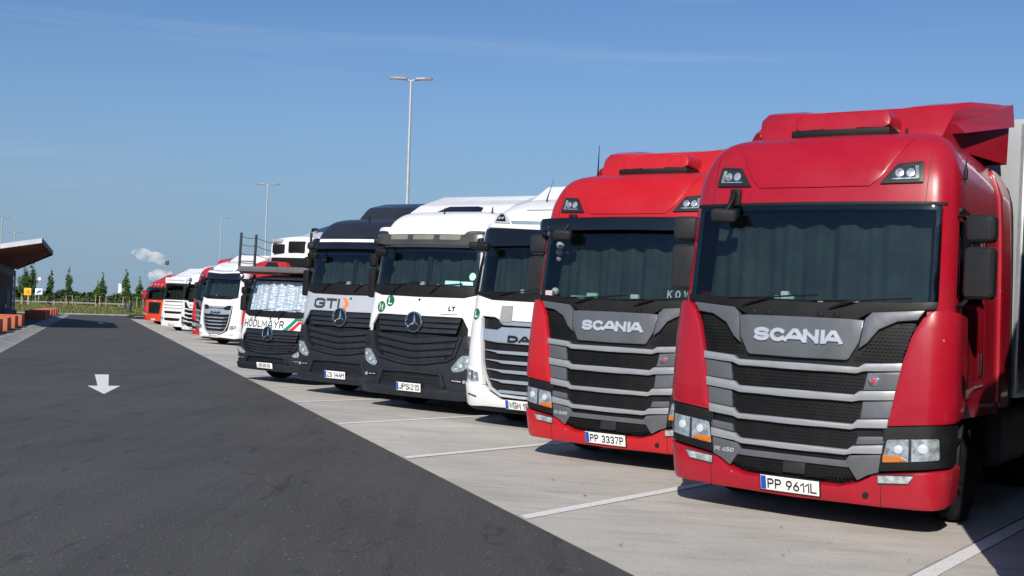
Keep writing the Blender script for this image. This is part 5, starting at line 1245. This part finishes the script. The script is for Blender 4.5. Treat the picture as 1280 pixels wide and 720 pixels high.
for px, h, wd, l in ((36.5, 6.4, 1.05, 'tall wide young tree behind the yellow sign'), (44, 6.6, .95, 'young tree with a bare leader behind the blue sign'), (55.5, 5.5, .75, 'thin pale young tree right of the blue sign'),
                     (79, 5.9, .72, 'slender upright young tree at the end of the seat blocks'), (123, 4.0, .75, 'small conical young tree in a pair on the verge'), (133, 5.0, .85, 'wider leaning young tree of the pair on the verge'),
                     (162, 5.7, .85, 'dark dense young tree behind the black litter bin'), (175.5, 4.6, .65, 'slim young tree next to the far orange truck')):
    x, y = at(px, TY); tree(x - (2.0 if px < 60 else 1.0) * 0, y + random.uniform(-2, 2), .55, h, wd, l)
# far woodland masses
bl = []
for x0, x1, Y, hh in ((-175, -155, 360, 5.2), (-205, -165, 440, 5.4), (-205, -155, 500, 5.6), (-195, -120, 560, 4.6), (-195, -110, 600, 4.6)):
    n = int((x1 - x0) / 3.2)
    for i in range(n):
        x = x0 + (x1 - x0) * (i + random.random()) / n; r_ = random.uniform(.55, 1.0) * hh; bl.append((x, Y + random.uniform(-12, 12), r_ * .35, r_ * .75, r_ * .75, r_ * .62))
tag(stuff(leaves('woodland', woodm, bl, 26000, .95)), 'dark green woodland mass along the horizon', 'woodland')
bl = []
for i in range(90):
    x = random.uniform(-150, -70); bl.append((x, random.uniform(215, 235), random.uniform(.3, 1.3), random.uniform(1.2, 2.6), 1.6, random.uniform(.7, 1.5)))
tag(stuff(leaves('hedge', hedgem, bl, 14000, .22)), 'low yellowish green hedge of shrubs behind the verge', 'hedge')
# guard rail of the road behind
gr_ = thing('guard_rail', 'pale grey steel guard rail running behind the verge', 'guard rail', Matrix.Translation((-104, 196, .4)))
box('rail', (0, 0, .75), (78, .08, .26), plain('rail_grey', (.20, .20, .20), .6), gr_, .03, (0, 0, -.12))
for i in range(20): box('post', ((i - 9.5) * 3.9, .1 - (i - 9.5) * 3.9 * .12, .35), (.12, .12, .9), lampm, gr_, .01)
# signs
def sign(px, Y, zc_, w_, h, m, label, shape='box', back=None, zb=.6):
    x, y = at(px, Y); r_ = thing('road_sign', label, 'sign', Matrix.Translation((x, y, zb)))
    tube('post', [(0, .06, -.1), (0, .06, zc_ - zb + h / 2)], .035, lampm, r_)
    if shape == 'box': p = box('sign_face', (0, 0, zc_ - zb), (w_, .03, h), m, r_, .01)
    else: p = lathe('sign_face', [(0, -.015), (w_ / 2, -.015), (w_ / 2, .015), (0, .015)], (0, 0, zc_ - zb), 'Y', m, r_, 24)
    return r_, p
r_, p = sign(34.5, 147, 2.55, .95, .95, yellow_m, 'yellow square road sign in front of the wide young tree'); box('sign_symbol', (.05, -.02, 2.55 - .6), (.35, .012, .3), orange_b, r_, .005)
r_, p = sign(48.5, 147, 2.6, .95, .8, signw, 'blue and white road sign with diagonal mark beside the yellow sign'); box('sign_symbol', (.05, -.02, 2.0), (.65, .012, .26), blue_m, r_, .005, (0, -.5, 0))
r_, p = sign(48.7, 148, 4.3, .55, .55, signw, 'small round white road sign above the blue sign', 'disc'); lathe('sign_rim', [(.22, -.018), (.22, -.024), (.276, -.024), (.276, -.016), (.22, -.018)], (0, 0, 3.7), 'Y', red_m, r_, 20)
# litter bin by the far kerb
x, y = at(161.5, 133.5); bn = thing('litter_bin', 'black litter bin on the verge kerb beneath the dense young tree', 'bin', Matrix.Translation((x, y, .1)))
lathe('bin_body', [(.30, 0), (.34, .1), (.36, 1.15), (.33, 1.2), (.30, 1.2), (.28, .3), (0, .3)], (0, 0, 0), 'Z', trl_fr, bn, 20); box('bin_lid', (0, 0, 1.45), (.8, .7, .08), trl_fr, bn, .03)
for sg in (-1, 1): box('lid_post', (sg * .3, 0, 1.3), (.05, .05, .3), trl_fr, bn, .005)
# distant chimney and steam
x, y = at(150.5, 900); ch = thing('chimney', 'white industrial chimney on the horizon beyond the verge', 'chimney', Matrix.Translation((x, y, -1)))
lathe('shaft', [(1.9, 0), (1.85, 8), (1.8, 16.6), (1.5, 16.6), (1.5, 16.0), (0, 16.0)], (0, 0, 0), 'Z', plain('chimney_white', (.72, .74, .77), .8), ch, 28)
lathe('shaft', [(1.0, 0), (1.0, 15.6), (0, 15.6)], (3.6, 0, 0), 'Z', plain('chimney_grey', (.36, .40, .44), .8), ch, 20)
def steam():
    m = bpy.data.materials.new('steam_volume'); m.use_nodes = True; n = m.node_tree; n.nodes.clear()
    o = N(n, 'ShaderNodeOutputMaterial'); v = N(n, 'ShaderNodeVolumePrincipled'); t = N(n, 'ShaderNodeTexCoord'); z = N(n, 'ShaderNodeTexNoise', Scale=.14, Detail=5.0, Roughness=.6)
    v.inputs['Color'].default_value = (.97, .97, .97, 1); v.inputs['Anisotropy'].default_value = -.35
    n.links.new(t.outputs['Object'], z.inputs['Vector'])
    r_ = ramp(n, [(.44, 0), (.60, 1)]); n.links.new(z.outputs['Fac'], r_.inputs[0])
    mm = N(n, 'ShaderNodeMath', operation='MULTIPLY'); n.links.new(r_.outputs[0], mm.inputs[0]); mm.inputs[1].default_value = .15; n.links.new(mm.outputs[0], v.inputs['Density'])
    n.links.new(v.outputs[0], o.inputs['Volume']); return m
sm = steam()
def puff(name, blobs, mat):
    bm = bmesh.new()
    for c, r_ in blobs:
        g = bmesh.ops.create_icosphere(bm, subdivisions=3, radius=1)
        for v in g['verts']:
            v.co = Vector((v.co.x * r_[0], v.co.y * r_[1], v.co.z * r_[2])) * (1 + .12 * math.sin(v.co.x * 5 + c[0]) * math.cos(v.co.z * 6 + c[2])) + Vector(c)
    return bm
x, y = at(198, 900)
K = 900 / 1404
st = bpy.data.objects.new('steam', bpy.data.meshes.new('steam'))
bm = bmesh.new()
bmesh.ops.create_icosphere(bm, subdivisions=4, radius=1)
bm.free()
for nm, blobs, l in (('steam', [((3, 0, 11), (8, 7, 7)), ((4, 0, 20), (9.5, 8, 8)), ((-2, 0, 23), (7, 6, 5))], 'white steam cloud rising behind the far red trucks'), ('steam', [((-8, 0, 38), (13, 7, 4.6)), ((2, 0, 34), (6, 5, 3)), ((-15, 0, 41), (8, 6, 3.6))], 'thin white steam wisp drifting above the steam cloud')):
    bmx = puff(nm, blobs, sm); me = bpy.data.meshes.new(nm); bmx.to_mesh(me); bmx.free()
    o = link(nm, me, sm); o.location = (x, y, 0); md = o.modifiers.new('remesh', 'REMESH'); md.mode = 'VOXEL'; md.voxel_size = 1.0
    stuff(o); tag(o, l, 'steam')
bpy.data.objects.remove(st)

sc.cycles.volume_bounces = 6

V = []; F = []
for i in range(48):
    lat = random.uniform(-14, 4); p = LD(lat, EDGE(lat) + random.uniform(.2, 5), .012); a = random.uniform(0, 6.28); s = random.uniform(.008, .024); k = len(V)
    for q in range(4): V.append((p.x + s * math.cos(a + q * 1.57) * (1 if q % 2 else .5), p.y + s * math.sin(a + q * 1.57) * (1 if q % 2 else .5), p.z + random.uniform(0, .012)))
    F.append((k, k + 1, k + 2, k + 3))
me = bpy.data.meshes.new('leaf_litter'); me.from_pydata(V, [], F); me.update()
tag(stuff(link('leaf_litter', me, leaf_mat('dry_leaf', (.10, .07, .03), (.26, .19, .10)))), 'scattered dry leaf bits lying on the concrete bays', 'leaves')
